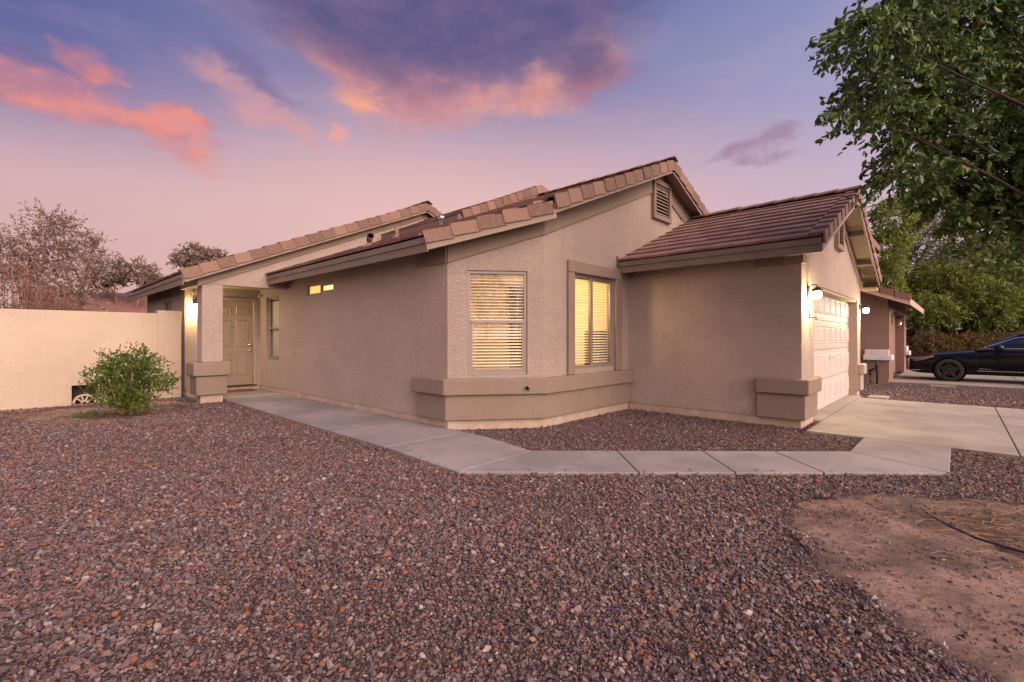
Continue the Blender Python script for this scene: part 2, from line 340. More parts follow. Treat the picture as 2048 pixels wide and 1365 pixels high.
# ------------------------------------------------------------------ mesh helpers
class MB:
    def __init__(s): s.v = []; s.f = []
    def add(s, vs, fs):
        k = len(s.v); s.v += [tuple(p) for p in vs]; s.f += [tuple(i + k for i in f) for f in fs]; return s
    def box(s, a, b):
        x0, x1 = sorted((a[0], b[0])); y0, y1 = sorted((a[1], b[1])); z0, z1 = sorted((a[2], b[2]))
        return s.add([(x0, y0, z0), (x1, y0, z0), (x1, y1, z0), (x0, y1, z0), (x0, y0, z1), (x1, y0, z1), (x1, y1, z1), (x0, y1, z1)],
                     [(0, 3, 2, 1), (4, 5, 6, 7), (0, 1, 5, 4), (1, 2, 6, 5), (2, 3, 7, 6), (3, 0, 4, 7)])
    def obox(s, o, ux, uy, uz):
        """box spanned from corner o by three vectors"""
        o, ux, uy, uz = map(Vector, (o, ux, uy, uz))
        vs = [o, o + ux, o + ux + uy, o + uy]; vs += [p + uz for p in vs]
        fs = [(0, 3, 2, 1), (4, 5, 6, 7), (0, 1, 5, 4), (1, 2, 6, 5), (2, 3, 7, 6), (3, 0, 4, 7)]
        if ux.cross(uy).dot(uz) < 0: fs = [tuple(reversed(f)) for f in fs]
        return s.add(vs, fs)
    def prism(s, poly, ext):
        """poly: list of 3D points, ext: extrusion vector"""
        n = len(poly); P = [Vector(p) for p in poly]; e = Vector(ext)
        nrm = sum(((P[i] - P[0]).cross(P[(i + 1) % n] - P[0]) for i in range(1, n - 1)), Vector())
        vs = P + [p + e for p in P]
        fs = [tuple(range(n))[::-1], tuple(range(n, 2 * n))] + [(i, (i + 1) % n, n + (i + 1) % n, n + i) for i in range(n)]
        if nrm.dot(e) < 0: fs = [tuple(reversed(f)) for f in fs]
        return s.add(vs, fs)
    def tube(s, pts, radii, n=8, cap=True):
        pts = [Vector(p) for p in pts]; rings = []
        k0 = len(s.v)
        for i, p in enumerate(pts):
            t = (pts[min(i + 1, len(pts) - 1)] - pts[max(i - 1, 0)]).normalized()
            a = t.cross(Vector((0, 0, 1)));
            if a.length < 0.05: a = t.cross(Vector((1, 0, 0)))
            a.normalize(); b = t.cross(a)
            r = radii[i] if hasattr(radii, '__len__') else radii
            s.v += [tuple(p + a * r * math.cos(2 * math.pi * j / n) + b * r * math.sin(2 * math.pi * j / n)) for j in range(n)]
        for i in range(len(pts) - 1):
            for j in range(n):
                s.f.append((k0 + i * n + j, k0 + i * n + (j + 1) % n, k0 + (i + 1) * n + (j + 1) % n, k0 + (i + 1) * n + j))
        if cap:
            s.f.append(tuple(k0 + j for j in range(n))[::-1]); s.f.append(tuple(k0 + (len(pts) - 1) * n + j for j in range(n)))
        return s
    def lathe(s, c, axis, prof, n=16):
        """prof: list of (radius, height along axis)"""
        axis = Vector(axis).normalized(); a = axis.orthogonal().normalized(); b = axis.cross(a); c = Vector(c); k = len(s.v)
        for r, h in prof:
            s.v += [tuple(c + axis * h + (a * math.cos(2 * math.pi * j / n) + b * math.sin(2 * math.pi * j / n)) * r) for j in range(n)]
        for i in range(len(prof) - 1):
            for j in range(n): s.f.append((k + i * n + j, k + i * n + (j + 1) % n, k + (i + 1) * n + (j + 1) % n, k + (i + 1) * n + j))
        return s
    def build(s, name, mat, parent=None, bevel=0.0, seg=2, smooth=False, loc=None, auto=False):
        me = bpy.data.meshes.new(name); off = Vector(loc) if loc is not None else Vector()
        vs = [tuple(Vector(p) - off) for p in s.v] if loc is not None else s.v
        me.from_pydata(vs, [], s.f); me.materials.append(mat)
        if smooth: me.polygons.foreach_set('use_smooth', [True] * len(me.polygons))
        me.update()
        o = bpy.data.objects.new(name, me); COL.objects.link(o)
        if loc is not None: o.location = loc
        if parent is not None:
            o.parent = parent
            if loc is None: o.location = -parent.location if parent.parent is None else (0, 0, 0)
        if bevel:
            bm = o.modifiers.new('bevel', 'BEVEL'); bm.width = bevel; bm.segments = seg; bm.limit_method = 'ANGLE'; bm.angle_limit = rad(35)
            me.polygons.foreach_set('use_smooth', [True] * len(me.polygons)); bm.harden_normals = True
        return o
def empty(name, loc, label, cat, group=None):
    o = bpy.data.objects.new(name, None); COL.objects.link(o); o.location = loc; o.empty_display_size = 0.2
    tag(o, label, cat, group); return o
def tag(o, label=None, cat=None, group=None, kind=None):
    if label: o['label'] = label
    if cat: o['category'] = cat
    if group: o['group'] = group
    if kind: o['kind'] = kind
    return o
def np_mesh(name, V, F4, mat, parent=None):
    """V (n,3) float array, F4 (m,4) int array of quads"""
    me = bpy.data.meshes.new(name); n, m = len(V), len(F4)
    me.vertices.add(n); me.vertices.foreach_set('co', np.asarray(V, np.float32).ravel())
    k = F4.shape[1]
    me.loops.add(m * k); me.loops.foreach_set('vertex_index', F4.astype(np.int32).ravel())
    me.polygons.add(m); me.polygons.foreach_set('loop_start', np.arange(0, m * k, k, dtype=np.int32))
    me.polygons.foreach_set('loop_total', np.full(m, k, np.int32))
    me.materials.append(mat); me.update(calc_edges=True); me.validate()
    o = bpy.data.objects.new(name, me); COL.objects.link(o)
    if parent is not None: o.parent = parent; o.location = -parent.location
    return o

def wall(mb, O, U, N, a0, a1, z0, z1, th, holes=()):
    """flat wall from O along unit U (a0..a1), z0..z1, outer face at O, thickness th against outward normal N, rectangular holes (a0,a1,z0,z1)"""
    A = sorted({a0, a1, *[h[0] for h in holes], *[h[1] for h in holes]}); Z = sorted({z0, z1, *[h[2] for h in holes], *[h[3] for h in holes]})
    O, U, N = Vector(O), Vector(U), Vector(N); k = {}
    def vid(i, j, b):
        if (i, j, b) not in k:
            k[(i, j, b)] = len(mb.v); p = O + U * A[i] + Vector((0, 0, Z[j])) - N * (th if b else 0); mb.v.append(tuple(p))
        return k[(i, j, b)]
    def solid(i, j):
        if not (0 <= i < len(A) - 1 and 0 <= j < len(Z) - 1): return False
        ca, cz = (A[i] + A[i + 1]) / 2, (Z[j] + Z[j + 1]) / 2
        return not any(h[0] < ca < h[1] and h[2] < cz < h[3] for h in holes)
    flip = U.cross(Vector((0, 0, 1))).dot(N) < 0
    def q(*vs): mb.f.append(tuple(reversed(vs)) if flip else tuple(vs))
    for i in range(len(A) - 1):
        for j in range(len(Z) - 1):
            if not solid(i, j): continue
            q(vid(i, j, 0), vid(i + 1, j, 0), vid(i + 1, j + 1, 0), vid(i, j + 1, 0))
            q(vid(i, j, 1), vid(i, j + 1, 1), vid(i + 1, j + 1, 1), vid(i + 1, j, 1))
            if not solid(i - 1, j): q(vid(i, j, 0), vid(i, j + 1, 0), vid(i, j + 1, 1), vid(i, j, 1))
            if not solid(i + 1, j): q(vid(i + 1, j, 0), vid(i + 1, j, 1), vid(i + 1, j + 1, 1), vid(i + 1, j + 1, 0))
            if not solid(i, j - 1): q(vid(i, j, 0), vid(i, j, 1), vid(i + 1, j, 1), vid(i + 1, j, 0))
            if not solid(i, j + 1): q(vid(i, j + 1, 0), vid(i + 1, j + 1, 0), vid(i + 1, j + 1, 1), vid(i, j + 1, 1))

# ------------------------------------------------------------------ the house
P1 = Vector((-5.32, 4.26, 0)); P2 = Vector((-4.45, 5.36, 0))
MU = (P2 - P1).normalized(); ML = (P2 - P1).length; MN = Vector((MU.y, -MU.x, 0))
XG = -4.45      # gable wall plane
XF = -1.65      # garage front plane
XD = -12.85     # front door wall plane
XP = -11.10     # porch gable plane
def zmain(y): return 2.72 + 0.406 * (y - 3.8) if y < 9.1 else 2.72 + 0.406 * (14.4 - y)
def zleft(y): return 2.60 + 0.431 * (y - 2.2) if y < 8.0 else 2.60 + 0.431 * (13.8 - y)
def zgar(y): return 2.70 + 0.4125 * (y - 7.45) if y < 10.65 else 2.70 + 0.4125 * (13.85 - y)

house = empty('house', (-8.0, 8.0, 0), 'beige stucco single storey house with brown tiled gable roofs, bay window and attached garage', 'house')
# windows openings
HW = (-12.44, -11.62, 0.76, 2.30)                 # tall window beside the door, on wall y=4.26
SW = (-10.12, -8.86, 2.19, 2.43)                  # small high window
t0, t1 = 0.285, 1.165
MW = (t0, t1, 0.76, 2.28)                         # window in the bay
GW = (6.10, 7.33, 0.80, 2.33)                     # sliding window in gable wall
Y, Xa = Vector((0, 1, 0)), Vector((1, 0, 0))
mb = MB()
wall(mb, (0, 4.26, 0), Xa, (0, -1, 0), XD, P1.x, 0.10, 2.70, 0.15, [HW, SW])
o = mb.build('entry_side_wall', M_ST, house)
mb = MB()
wall(mb, P1, MU, MN, 0, ML, 0.10, 2.66, 0.15, [MW])
mb.prism([P1 + Vector((0, 0, 2.66)), P2 + Vector((0, 0, 2.66)), P2 + Vector((0, 0, zmain(P2.y) - 0.12)), P1 + Vector((0, 0, zmain(P1.y) - 0.12))], -MN * 0.15)
mb.build('bay_wall', M_ST, house)
mb = MB()
wall(mb, (XG, 0, 0), Y, (1, 0, 0), P2.y, 13.9, 0.10, 2.66, 0.15, [GW])
mb.prism([(XG, P2.y, 2.66), (XG, 14.0, 2.66), (XG, 14.0, zmain(14.0) - 0.12), (XG, 9.1, zmain(9.1) - 0.12), (XG, P2.y, zmain(P2.y) - 0.12)], (-0.15, 0, 0))
mb.build('main_gable_wall', M_ST, house)
mb = MB(); wall(mb, (0, 7.85, 0), Xa, (0, -1, 0), XG, XF - .171, 0.10, 2.74, 0.15)
mb.build('garage_side_wall', M_ST, house); mb = MB(); wall(mb, (0, 13.5, 0), Xa, (0, 1, 0), XG, XF - 0.16, 0.10, 2.74, 0.15)
mb.build('garage_side_wall', M_ST, house)
mb = MB()
GY0, GY1 = 8.66, 13.08
wall(mb, (XF, 0, 0), Y, (1, 0, 0), 7.85, 13.5, 0.10, 2.66, 0.17, [(GY0, GY1, 0.10, 2.15)])
mb.prism([(XF, 7.85, 2.66), (XF, 13.5, 2.66), (XF, 13.5, zgar(13.5) - 0.14), (XF, 10.65, zgar(10.65) - 0.14), (XF, 7.85, zgar(7.85) - 0.14)], (-0.17, 0, 0))
mb.build('garage_front_wall', M_ST, house)
mb = MB()
DO = (3.16, 4.17, 0.10, 2.28)
wall(mb, (XD, 0, 0), Y, (1, 0, 0), 2.65, 4.40, 0.10, 2.74, 0.15, [DO])
mb.build('entry_wall', M_ST, house)
mb = MB()
BW = (-15.2, -14.2, 1.2, 2.22)
wall(mb, (0, 2.65, 0), Xa, (0, -1, 0), -17.3, XD - .151, 0.10, 2.66, 0.15, [BW])
mb.build('side_wall', M_ST, house); mb = MB()
wall(mb, (-17.3, 0, 0), Y, (-1, 0, 0), 2.65, 13.3, 0.10, 2.66, 0.15)
mb.prism([(-17.3, 2.65, 2.66), (-17.3, 13.3, 2.66), (-17.3, 13.3, zleft(13.3) - 0.12), (-17.3, 8.0, zleft(8) - 0.12), (-17.3, 2.65, zleft(2.65) - 0.12)], (0.15, 0, 0))
mb.build('end_wall', M_ST, house)
mb = MB(); wall(mb, (0, 13.9, 0), Xa, (0, 1, 0), -17.15, XG - .16, 0.10, 2.66, 0.15); mb.build('back_wall', M_ST, house)
# porch: column, beam, gable wall, ceiling
mb = MB()
zl = lambda y: zleft(y) - 0.12
mb.prism([(XP, 2.57, 2.40), (XP, 4.26, 2.40), (XP, 4.27, 2.62), (XP, 13.3, 2.62), (XP, 13.3, zl(13.3)), (XP, 8.0, zl(8.0)), (XP, 2.57, zl(2.57))], (-0.20, 0, 0))
mb.box((XD, 2.57, 2.40), (XP - 0.202, 2.77, 2.66))
mb.build('porch_gable_wall', M_ST, house)
mb = MB(); mb.box((XD, 2.772, 2.50), (XP - 0.203, 4.258, 2.54)); mb.build('porch_ceiling', M_SOFF, house)
mb = MB(); mb.box((XP - 0.38, 2.58, 0.80), (XP - 0.002, 2.96, 2.398))
pc = mb.build('porch_column', M_ST, house, bevel=0.015)
mb = MB(); mb.box((XP - 0.51, 2.41, 0.52), (XP + 0.10, 3.09, 0.80)); mb.build('column_cap', M_TRIM, house, bevel=0.03, seg=3)
mb = MB(); mb.box((XP - 0.45, 2.47, 0.13), (XP + 0.05, 3.03, 0.519)); mb.build('column_pedestal', M_TRIM, house, bevel=0.02, seg=3)
mb = MB(); mb.box((XP - 0.36, 2.56, -0.05), (XP - 0.02, 2.96, 0.129)); mb.build('column_foot', M_FOUND, house)
# foundation
mb = MB()
e = 0.012
mb.box((XD, 4.26 + e, -0.08), (P1.x, 4.4, 0.099)); mb.build('foundation', M_FOUND, house); mb = MB()
q1, q2 = P1 - MN * e, P2 - MN * e
mb.prism([(q1.x, q1.y, -0.08), (q2.x, q2.y, -0.08), (q2.x - .1, q2.y, -0.08), (q1.x, q1.y + .12, -0.08)], (0, 0, 0.179))
mb.build('foundation', M_FOUND, house); mb = MB()
mb.box((XG - 0.14, P2.y, -0.08), (XG - e, 7.86, 0.099)); mb.build('foundation', M_FOUND, house); mb = MB()
mb.box((XG, 7.85 + e, -0.08), (XF - e, 8.0, 0.099))
mb.build('foundation', M_FOUND, house)
for a_, b_ in ((8.001, GY0), (GY1, 13.49)):
    mb = MB(); mb.box((XF - 0.15, a_, -0.08), (XF - e, b_, 0.099)); mb.build('foundation', M_FOUND, house)
mb = MB()
mb.box((XD - 0.14, 2.67, -0.08), (XD - e, 4.259, 0.099)); mb.build('foundation', M_FOUND, house); mb = MB(); mb.box((-17.3, 2.65 + e, -0.08), (XD - 0.15, 2.8, 0.099))
mb.build('foundation', M_FOUND, house)
# brown popouts (ledges)
def ring(off, z0, z1, name, bev):
    """ledge following entry wall end, bay wall and gable wall"""
    a = Vector((-6.05 if off > .08 else -6.02, 4.26, 0)); d1 = Vector((0, -1, 0)); d3 = Vector((1, 0, 0))
    def miter(p, n1, n2):
        b = (n1 + n2).normalized(); return p + b * (off / b.dot(n1))
    pts = [a, a + d1 * off, miter(P1, d1, MN), miter(P2, MN, d3), Vector((XG + off, 7.85, 0)), Vector((XG, 7.85, 0)), P2, P1]
    m = MB(); m.prism([(p.x, p.y, z0) for p in pts], (0, 0, z1 - z0)); m.build(name, M_TRIM, house, bevel=bev, seg=3)
ring(0.12, 0.475, 0.715, 'bay_ledge', 0.025)
ring(0.06, 0.115, 0.474, 'bay_base_band', 0.012)
def corner_pop(off, z0, z1, name, bev, ya, yb, far):
    m = MB()
    if not far:
        m.prism([(-2.24, 7.85, z0), (-2.24, 7.85 - off, z0), (XF + off, 7.85 - off, z0), (XF + off, yb, z0), (XF, yb, z0), (XF, 7.85, z0)], (0, 0, z1 - z0))
    else:
        m.box((XF, ya, z0), (XF + off, yb, z1))
    m.build(name, M_TRIM if not far else M_ST, house, bevel=bev, seg=3)
corner_pop(0.12, 0.47, 0.70, 'garage_corner_ledge', 0.025, 0, GY0 - 0.05, False)
corner_pop(0.06, 0.10, 0.469, 'garage_corner_base', 0.012, 0, GY0 - 0.05, False)
corner_pop(0.12, 0.47, 0.70, 'garage_corner_ledge', 0.025, GY1 + 0.05, 13.6, True)
corner_pop(0.06, 0.10, 0.469, 'garage_corner_base', 0.012, GY1 + 0.05, 13.55, True)
# frieze bands under the rakes
def frieze(name, xf, ya, yp, yb, zf, dz0, h, off=0.03):
    m = MB()
    if ya is not None: m.prism([(xf, ya, zf(ya) - dz0), (xf, yp, zf(yp) - dz0), (xf, yp, zf(yp) - dz0 - h), (xf, ya, zf(ya) - dz0 - h)], (off, 0, 0))
    m.prism([(xf, yp + .001, zf(yp) - dz0), (xf, yb, zf(yb) - dz0), (xf, yb, zf(yb) - dz0 - h), (xf, yp + .001, zf(yp) - dz0 - h)], (off, 0, 0))
    m.build(name, M_TRIM, house, bevel=0.008)
frieze('main_gable_frieze', XG, P2.y - 0.01, 9.1, 12.2, zmain, 0.125, 0.41)
frieze('porch_gable_frieze', XP, 2.50, 8.0, 13.2, zleft, 0.125, 0.27)
frieze('garage_gable_frieze', XF, None, 10.65, 13.55, zgar, 0.145, 0.27)
m = MB()
za, zb = zmain(P1.y) - 0.125, zmain(P2.y) - 0.125
m.prism([P1 + Vector((0, 0, za)), P2 + Vector((0, 0, zb)), P2 + Vector((0, 0, zb - .41)), P1 + Vector((0, 0, za - .41))], MN * 0.03)
m.prism([(P1.x, 4.26, za), (-6.05, 4.26, za), (-6.05, 4.26, za - .41), (P1.x, 4.26, za - .41)], (0, -0.03, 0))
m.build('bay_frieze', M_TRIM, house, bevel=0.008)
m = MB(); m.box((-2.27, 7.82, 2.385), (XF - 0.001, 7.85, 2.56)); m.box((XF, 7.82, 2.385), (XF + 0.03, 8.02, 2.56)); m.build('garage_frieze', M_TRIM, house, bevel=0.006)
# window trim on gable wall
m = MB()
m.box((XG, 5.93, 0.717), (XG + 0.05, 6.10, 2.335)); m.box((XG, 7.33, 0.717), (XG + 0.05, 7.54, 2.335)); m.box((XG, 5.93, 2.336), (XG + 0.05, 7.54, 2.52))
m.build('window_trim', M_TRIM, house, bevel=0.012)

def window(O, U, N, a0, a1, z0, z1, kind, inset=0.05, slat_tilt=22, blinds=True, pane=None, split=None):
    """frame + panes + blinds set in an opening; O on outer wall plane"""
    O, U, N = Vector(O), Vector(U), Vector(N); Zv = Vector((0, 0, 1))
    f = MB(); fw = 0.045
    def bar(a, b, c, d, dep=0.05, ins=inset): f.obox(O + U * a + Zv * c - N * (ins + dep), U * (b - a), Zv * (d - c), N * dep)
    bar(a0, a1, z1 - fw, z1); bar(a0, a1, z0, z0 + fw); bar(a0, a0 + fw, z0 + fw, z1 - fw); bar(a1 - fw, a1, z0 + fw, z1 - fw)
    panes = []
    if kind == 'hung':
        zm = split or (z0 + z1) / 2
        bar(a0 + fw, a1 - fw, zm - 0.022, zm + 0.022, 0.05, inset - 0.01)
        s = 0.03
        bar(a0 + fw, a0 + fw + s, z0 + fw, zm - .022, 0.03, inset + .005); bar(a1 - fw - s, a1 - fw, z0 + fw, zm - .022, 0.03, inset + .005); bar(a0 + fw + s, a1 - fw - s, z0 + fw, z0 + fw + .045, 0.03, inset + .005)
        panes = [(a0 + fw, a1 - fw, zm + .022, z1 - fw, .02), (a0 + fw + s, a1 - fw - s, z0 + fw + .045, zm - .022, .02)]
    elif kind == 'slide':
        am = split or (a0 + a1) / 2
        bar(am - 0.03, am + 0.03, z0 + fw, z1 - fw, 0.05, inset - 0.01)
        s = 0.028
        bar(am + .03, am + .03 + s, z0 + fw, z1 - fw, .03, inset + .005); bar(a1 - fw - s, a1 - fw, z0 + fw, z1 - fw, .03, inset + .005)
        bar(am + .03 + s, a1 - fw - s, z0 + fw, z0 + fw + s, .03, inset + .005); bar(am + .03 + s, a1 - fw - s, z1 - fw - s, z1 - fw, .03, inset + .005)
        panes = [(a0 + fw, am - .03, z0 + fw, z1 - fw, .02), (am + .03 + s, a1 - fw - s, z0 + fw + s, z1 - fw - s, .02)]
    fr = f.build('window_frame', M_WFR, house, bevel=0.004)
    for i, (a, b, c, d, ins) in enumerate(panes):
        g = MB(); g.obox(O + U * a + Zv * c - N * (inset + ins + .006), U * (b - a), Zv * (d - c), N * 0.005)
        po = g.build('window_pane', pane[i] if pane else M_GLASS)
        po.parent = fr; po.location = (0, 0, 0)
    if blinds:
        b = MB(); z = z0 + 0.07; up = Vector((0, 0, math.sin(rad(slat_tilt)))); inn = -N * math.cos(rad(slat_tilt)); ww = 0.05
        step = 0.0455
        A = O - N * (inset + 0.075)
        while z < z1 - 0.07:
            j = random.uniform(-1, 1) * 0.0012
            b.obox(A + U * (a0 + .02) + Zv * (z + j), U * (a1 - a0 - .04), (inn - up * 1) * ww if slat_tilt > 60 else (inn + up) * ww, Zv * 0.003)
            z += step
        b.obox(A + U * (a0 + .02) + Zv * (z1 - 0.06), U * (a1 - a0 - .04), -N * .05, Zv * .05)
        for fr_ in (0.15, 0.5, 0.85): b.obox(A + U * (a0 + (a1 - a0) * fr_) + Zv * (z0 + .05) + N * 0.004, U * .002, -N * .002, Zv * (z1 - z0 - .1))
        bo = b.build('window_blind', M_BLIND); bo.parent = fr; bo.location = (0, 0, 0)
    return fr
window((0, 4.26, 0), Xa, (0, -1, 0), *HW, 'hung', slat_tilt=72)
window((0, 4.26, 0), Xa, (0, -1, 0), *SW, 'slide', blinds=False, pane=[M_LITA, M_LITB])
window(P1, MU, MN, *MW, 'hung', inset=0.03, split=1.535)
window((XG, 0, 0), Y, (1, 0, 0), *GW, 'slide', inset=0.03, split=6.66)
m_dkg, t_, b_ = new_mat('dark_glass'); b_.inputs['Base Color'].default_value = (0.05, 0.045, 0.05, 1); b_.inputs['Roughness'].default_value = 0.08
window((0, 2.65, 0), Xa, (0, -1, 0), *BW, 'slide', blinds=False, pane=[m_dkg, m_dkg])
# lit room behind the bay
def room_poly(z):
    a, b = P1 - MN * .16, P2 - MN * .16
    return [(-8.498, 4.414, z), (a.x + .02, 4.414, z), (b.x, b.y, z), (-4.604, 5.45, z), (-4.604, 7.698, z), (-8.498, 7.698, z)]
m = MB()
m.box((-8.6, 4.412, 0.0), (-8.5, 7.8, 2.6)); m.box((-8.5, 7.70, 0.0), (XG - 0.152, 7.8, 2.6)); m.prism(room_poly(2.5), (0, 0, .06))
m.build('room_walls', M_ROOMW, house)
m = MB(); m.prism(room_poly(.02), (0, 0, .08)); m.build('room_floor', M_ROOMF, house)
m = MB(); m.box((-7.25, 7.55, 0.1), (-6.95, 7.697, 2.45)); m.build('room_cabinet', M_DARKW, house)
m = MB(); m.box((-5.06, 7.30, 0.1), (-4.72, 7.65, 1.42)); m.build('room_cabinet', M_DARKW, house)
m = MB(); m.box((-5.9, 4.42, 0.1), (-6.3, 4.9, 0.85)); m.build('room_desk', M_DARKW, house)
m = MB(); m.lathe((-5.2, 6.3, 2.36), (0, 0, 1), [(0, 0), (.10, .01), (.15, .06), (.16, .139)], 20)
rl = m.build('room_ceiling_lamp', emis('room_lamp_shade', (1, .72, .38), 6.0), house, smooth=True)
def point(name, loc, col, watt, r, parent):
    ld = bpy.data.lights.new(name, 'POINT'); ld.energy = watt; ld.color = col; ld.shadow_soft_size = r
    lo = bpy.data.objects.new(name, ld); COL.objects.link(lo); lo.parent = parent
    lo.location = Vector(loc) - (parent.location if parent and parent.parent is None else Vector()); return lo
point('room_light', (-5.25, 6.28, 2.15), (1.0, 0.66, 0.32), 120, 0.12, house)

# doors
m = MB(); yd0, yd1 = 3.235, 4.095; xd = XD - 0.06
m.box((xd - 0.045, yd0, 0.13), (xd, yd1, 2.20))
door = m.build('front_door', M_DOOR, house, bevel=0.004)
def panel(mb_, O, U, N, a, b, c, d, dep=0.012, w_=0.022):
    """raised-and-fielded panel: sunken moulding ring and raised field"""
    O, U, N = Vector(O), Vector(U), Vector(N); Zv = Vector((0, 0, 1))
    def P(aa, zz, h): return O + U * aa + Zv * zz + N * h
    r0 = [P(a, c, .0015), P(b, c, .0015), P(b, d, .0015), P(a, d, .0015)]
    k = w_ * .4; r1 = [P(a + k, c + k, dep), P(b - k, c + k, dep), P(b - k, d - k, dep), P(a + k, d - k, dep)]
    k = w_; r2 = [P(a + k, c + k, .002), P(b - k, c + k, .002), P(b - k, d - k, .002), P(a + k, d - k, .002)]
    k = w_ * 1.7; r3 = [P(a + k, c + k, dep * .8), P(b - k, c + k, dep * .8), P(b - k, d - k, dep * .8), P(a + k, d - k, dep * .8)]
    vs = r0 + r1 + r2 + r3; fs = []
    for q in range(3):
        for i in range(4): fs.append((q * 4 + i, q * 4 + (i + 1) % 4, q * 4 + 4 + (i + 1) % 4, q * 4 + 4 + i))
    fs.append((12, 13, 14, 15))
    if U.cross(Zv).dot(N) < 0: fs = [tuple(reversed(f)) for f in fs]
    mb_.add(vs, fs)
m = MB()
for a, b in ((yd0 + .10, yd0 + .37), (yd0 + .49, yd0 + .76)):
    for c, d in ((0.36, 0.92), (1.08, 1.74), (1.86, 2.06)):
        panel(m, (xd, 0, 0), Y, (1, 0, 0), a, b, c, d, 0.012, 0.03)
dp = m.build('door_panels', M_DOOR); dp.parent = door; dp.location = (0, 0, 0)
for zz, nm in ((0.98, 'door_handle'), (1.12, 'deadbolt')):
    m = MB(); m.lathe((xd, yd1 - 0.07, zz), (1, 0, 0), [(.028, 0), (.028, .008), (.012, .012), (.012, .03), (.024, .04), (.026, .055), (0, .062)], 14)
    if nm == 'door_handle': m.tube([(xd + .045, yd1 - 0.07, zz), (xd + .05, yd1 - 0.16, zz)], .008, 8)
    h_ = m.build(nm, M_METAL, smooth=True); h_.parent = door; h_.location = (0, 0, 0)
m = MB(); m.lathe((xd, (yd0 + yd1) / 2, 1.55), (1, 0, 0), [(.012, 0), (.012, .006), (0, .007)], 10)
h_ = m.build('peephole', M_DARKM); h_.parent = door; h_.location = (0, 0, 0)
m = MB(); m.box((XD - .13, 3.16, .13), (XD + 0.012, 3.23, 2.275)); m.box((XD - .13, 4.10, .13), (XD + 0.012, 4.17, 2.275)); m.box((XD - .13, 3.231, 2.205), (XD + 0.012, 4.099, 2.275))
m.build('door_casing', M_FRAMEP, house, bevel=0.004)
m = MB(); m.box((XD - .13, 3.17, .10), (XD + 0.03, 4.16, .128)); m.build('door_threshold', M_DARKM, house)
# garage door
xg = XF - 0.16
m = MB(); rows = 4; H = 2.16; rh = H / rows
for i in range(rows): m.box((xg - 0.05, GY0 - 0.05, i * rh + 0.004 if i else 0.005), (xg, GY1 + 0.05, (i + 1) * rh - 0.004))
gd_ = m.build('garage_door', M_GDOOR, house, bevel=0.003)
m = MB(); nc = 8; cwid = (GY1 - GY0) / nc
for i in range(rows):
    for j in range(nc):
        panel(m, (xg, 0, 0), Y, (1, 0, 0), GY0 + j * cwid + .05, GY0 + (j + 1) * cwid - .05, i * rh + .12, (i + 1) * rh - .10, 0.014, 0.03)
    for zz in (.035, .06): m.box((xg, GY0, i * rh + zz), (xg + .005, GY1, i * rh + zz + .012))
p_ = m.build('garage_door_panels', M_GDOOR); p_.parent = gd_; p_.location = (0, 0, 0)
m = MB(); m.tube([(xg + .01, 10.75, .92), (xg + .05, 10.77, .92), (xg + .05, 10.95, .92), (xg + .01, 10.97, .92)], .008, 8)
h_ = m.build('garage_door_handle', M_METAL, smooth=True); h_.parent = gd_; h_.location = (0, 0, 0)
m = MB(); m.box((XF - .168, GY0, 2.10), (XF - .02, GY1, 2.148)); m.box((XF - .155, GY1 - .03, 0.0), (XF - .08, GY1 - .001, 2.099)); m.box((XF - .155, GY0 + .001, 0.0), (XF - .08, GY0 + .03, 2.099)); m.build('garage_door_jamb', M_FRAMEP, house)

# gable vents
def vent(xf, yc, z0, wd, ht, name):
    m = MB(); b_ = 0.09
    m.box((xf + .001, yc - wd / 2, z0), (xf + .07, yc + wd / 2, z0 + b_)); m.box((xf + .001, yc - wd / 2, z0 + ht - b_), (xf + .07, yc + wd / 2, z0 + ht))
    m.box((xf + .001, yc - wd / 2, z0 + b_ + .001), (xf + .07, yc - wd / 2 + b_, z0 + ht - b_ - .001)); m.box((xf + .001, yc + wd / 2 - b_, z0 + b_ + .001), (xf + .07, yc + wd / 2, z0 + ht - b_ - .001))
    v = m.build(name, M_TRIM, house, bevel=0.006)
    m = MB(); z = z0 + b_ + .02
    while z < z0 + ht - b_ - .02:
        m.obox((xf + .045, yc - wd / 2 + b_, z), (0, wd - 2 * b_, 0), (-.04, 0, .045), (0.006, 0, .006)); z += 0.068
    l_ = m.build('louvres', M_TRIM); l_.parent = v; l_.location = (0, 0, 0)
    m = MB(); m.box((xf + .001, yc - wd / 2 + b_, z0 + b_), (xf + .004, yc + wd / 2 - b_, z0 + ht - b_)); l_ = m.build('vent_backing', M_DARKV); l_.parent = v; l_.location = (0, 0, 0)
vent(XG, 9.13, 3.70, 0.78, 0.80, 'gable_vent')
vent(XF, 10.65, 2.95, 0.62, 0.66, 'gable_vent')

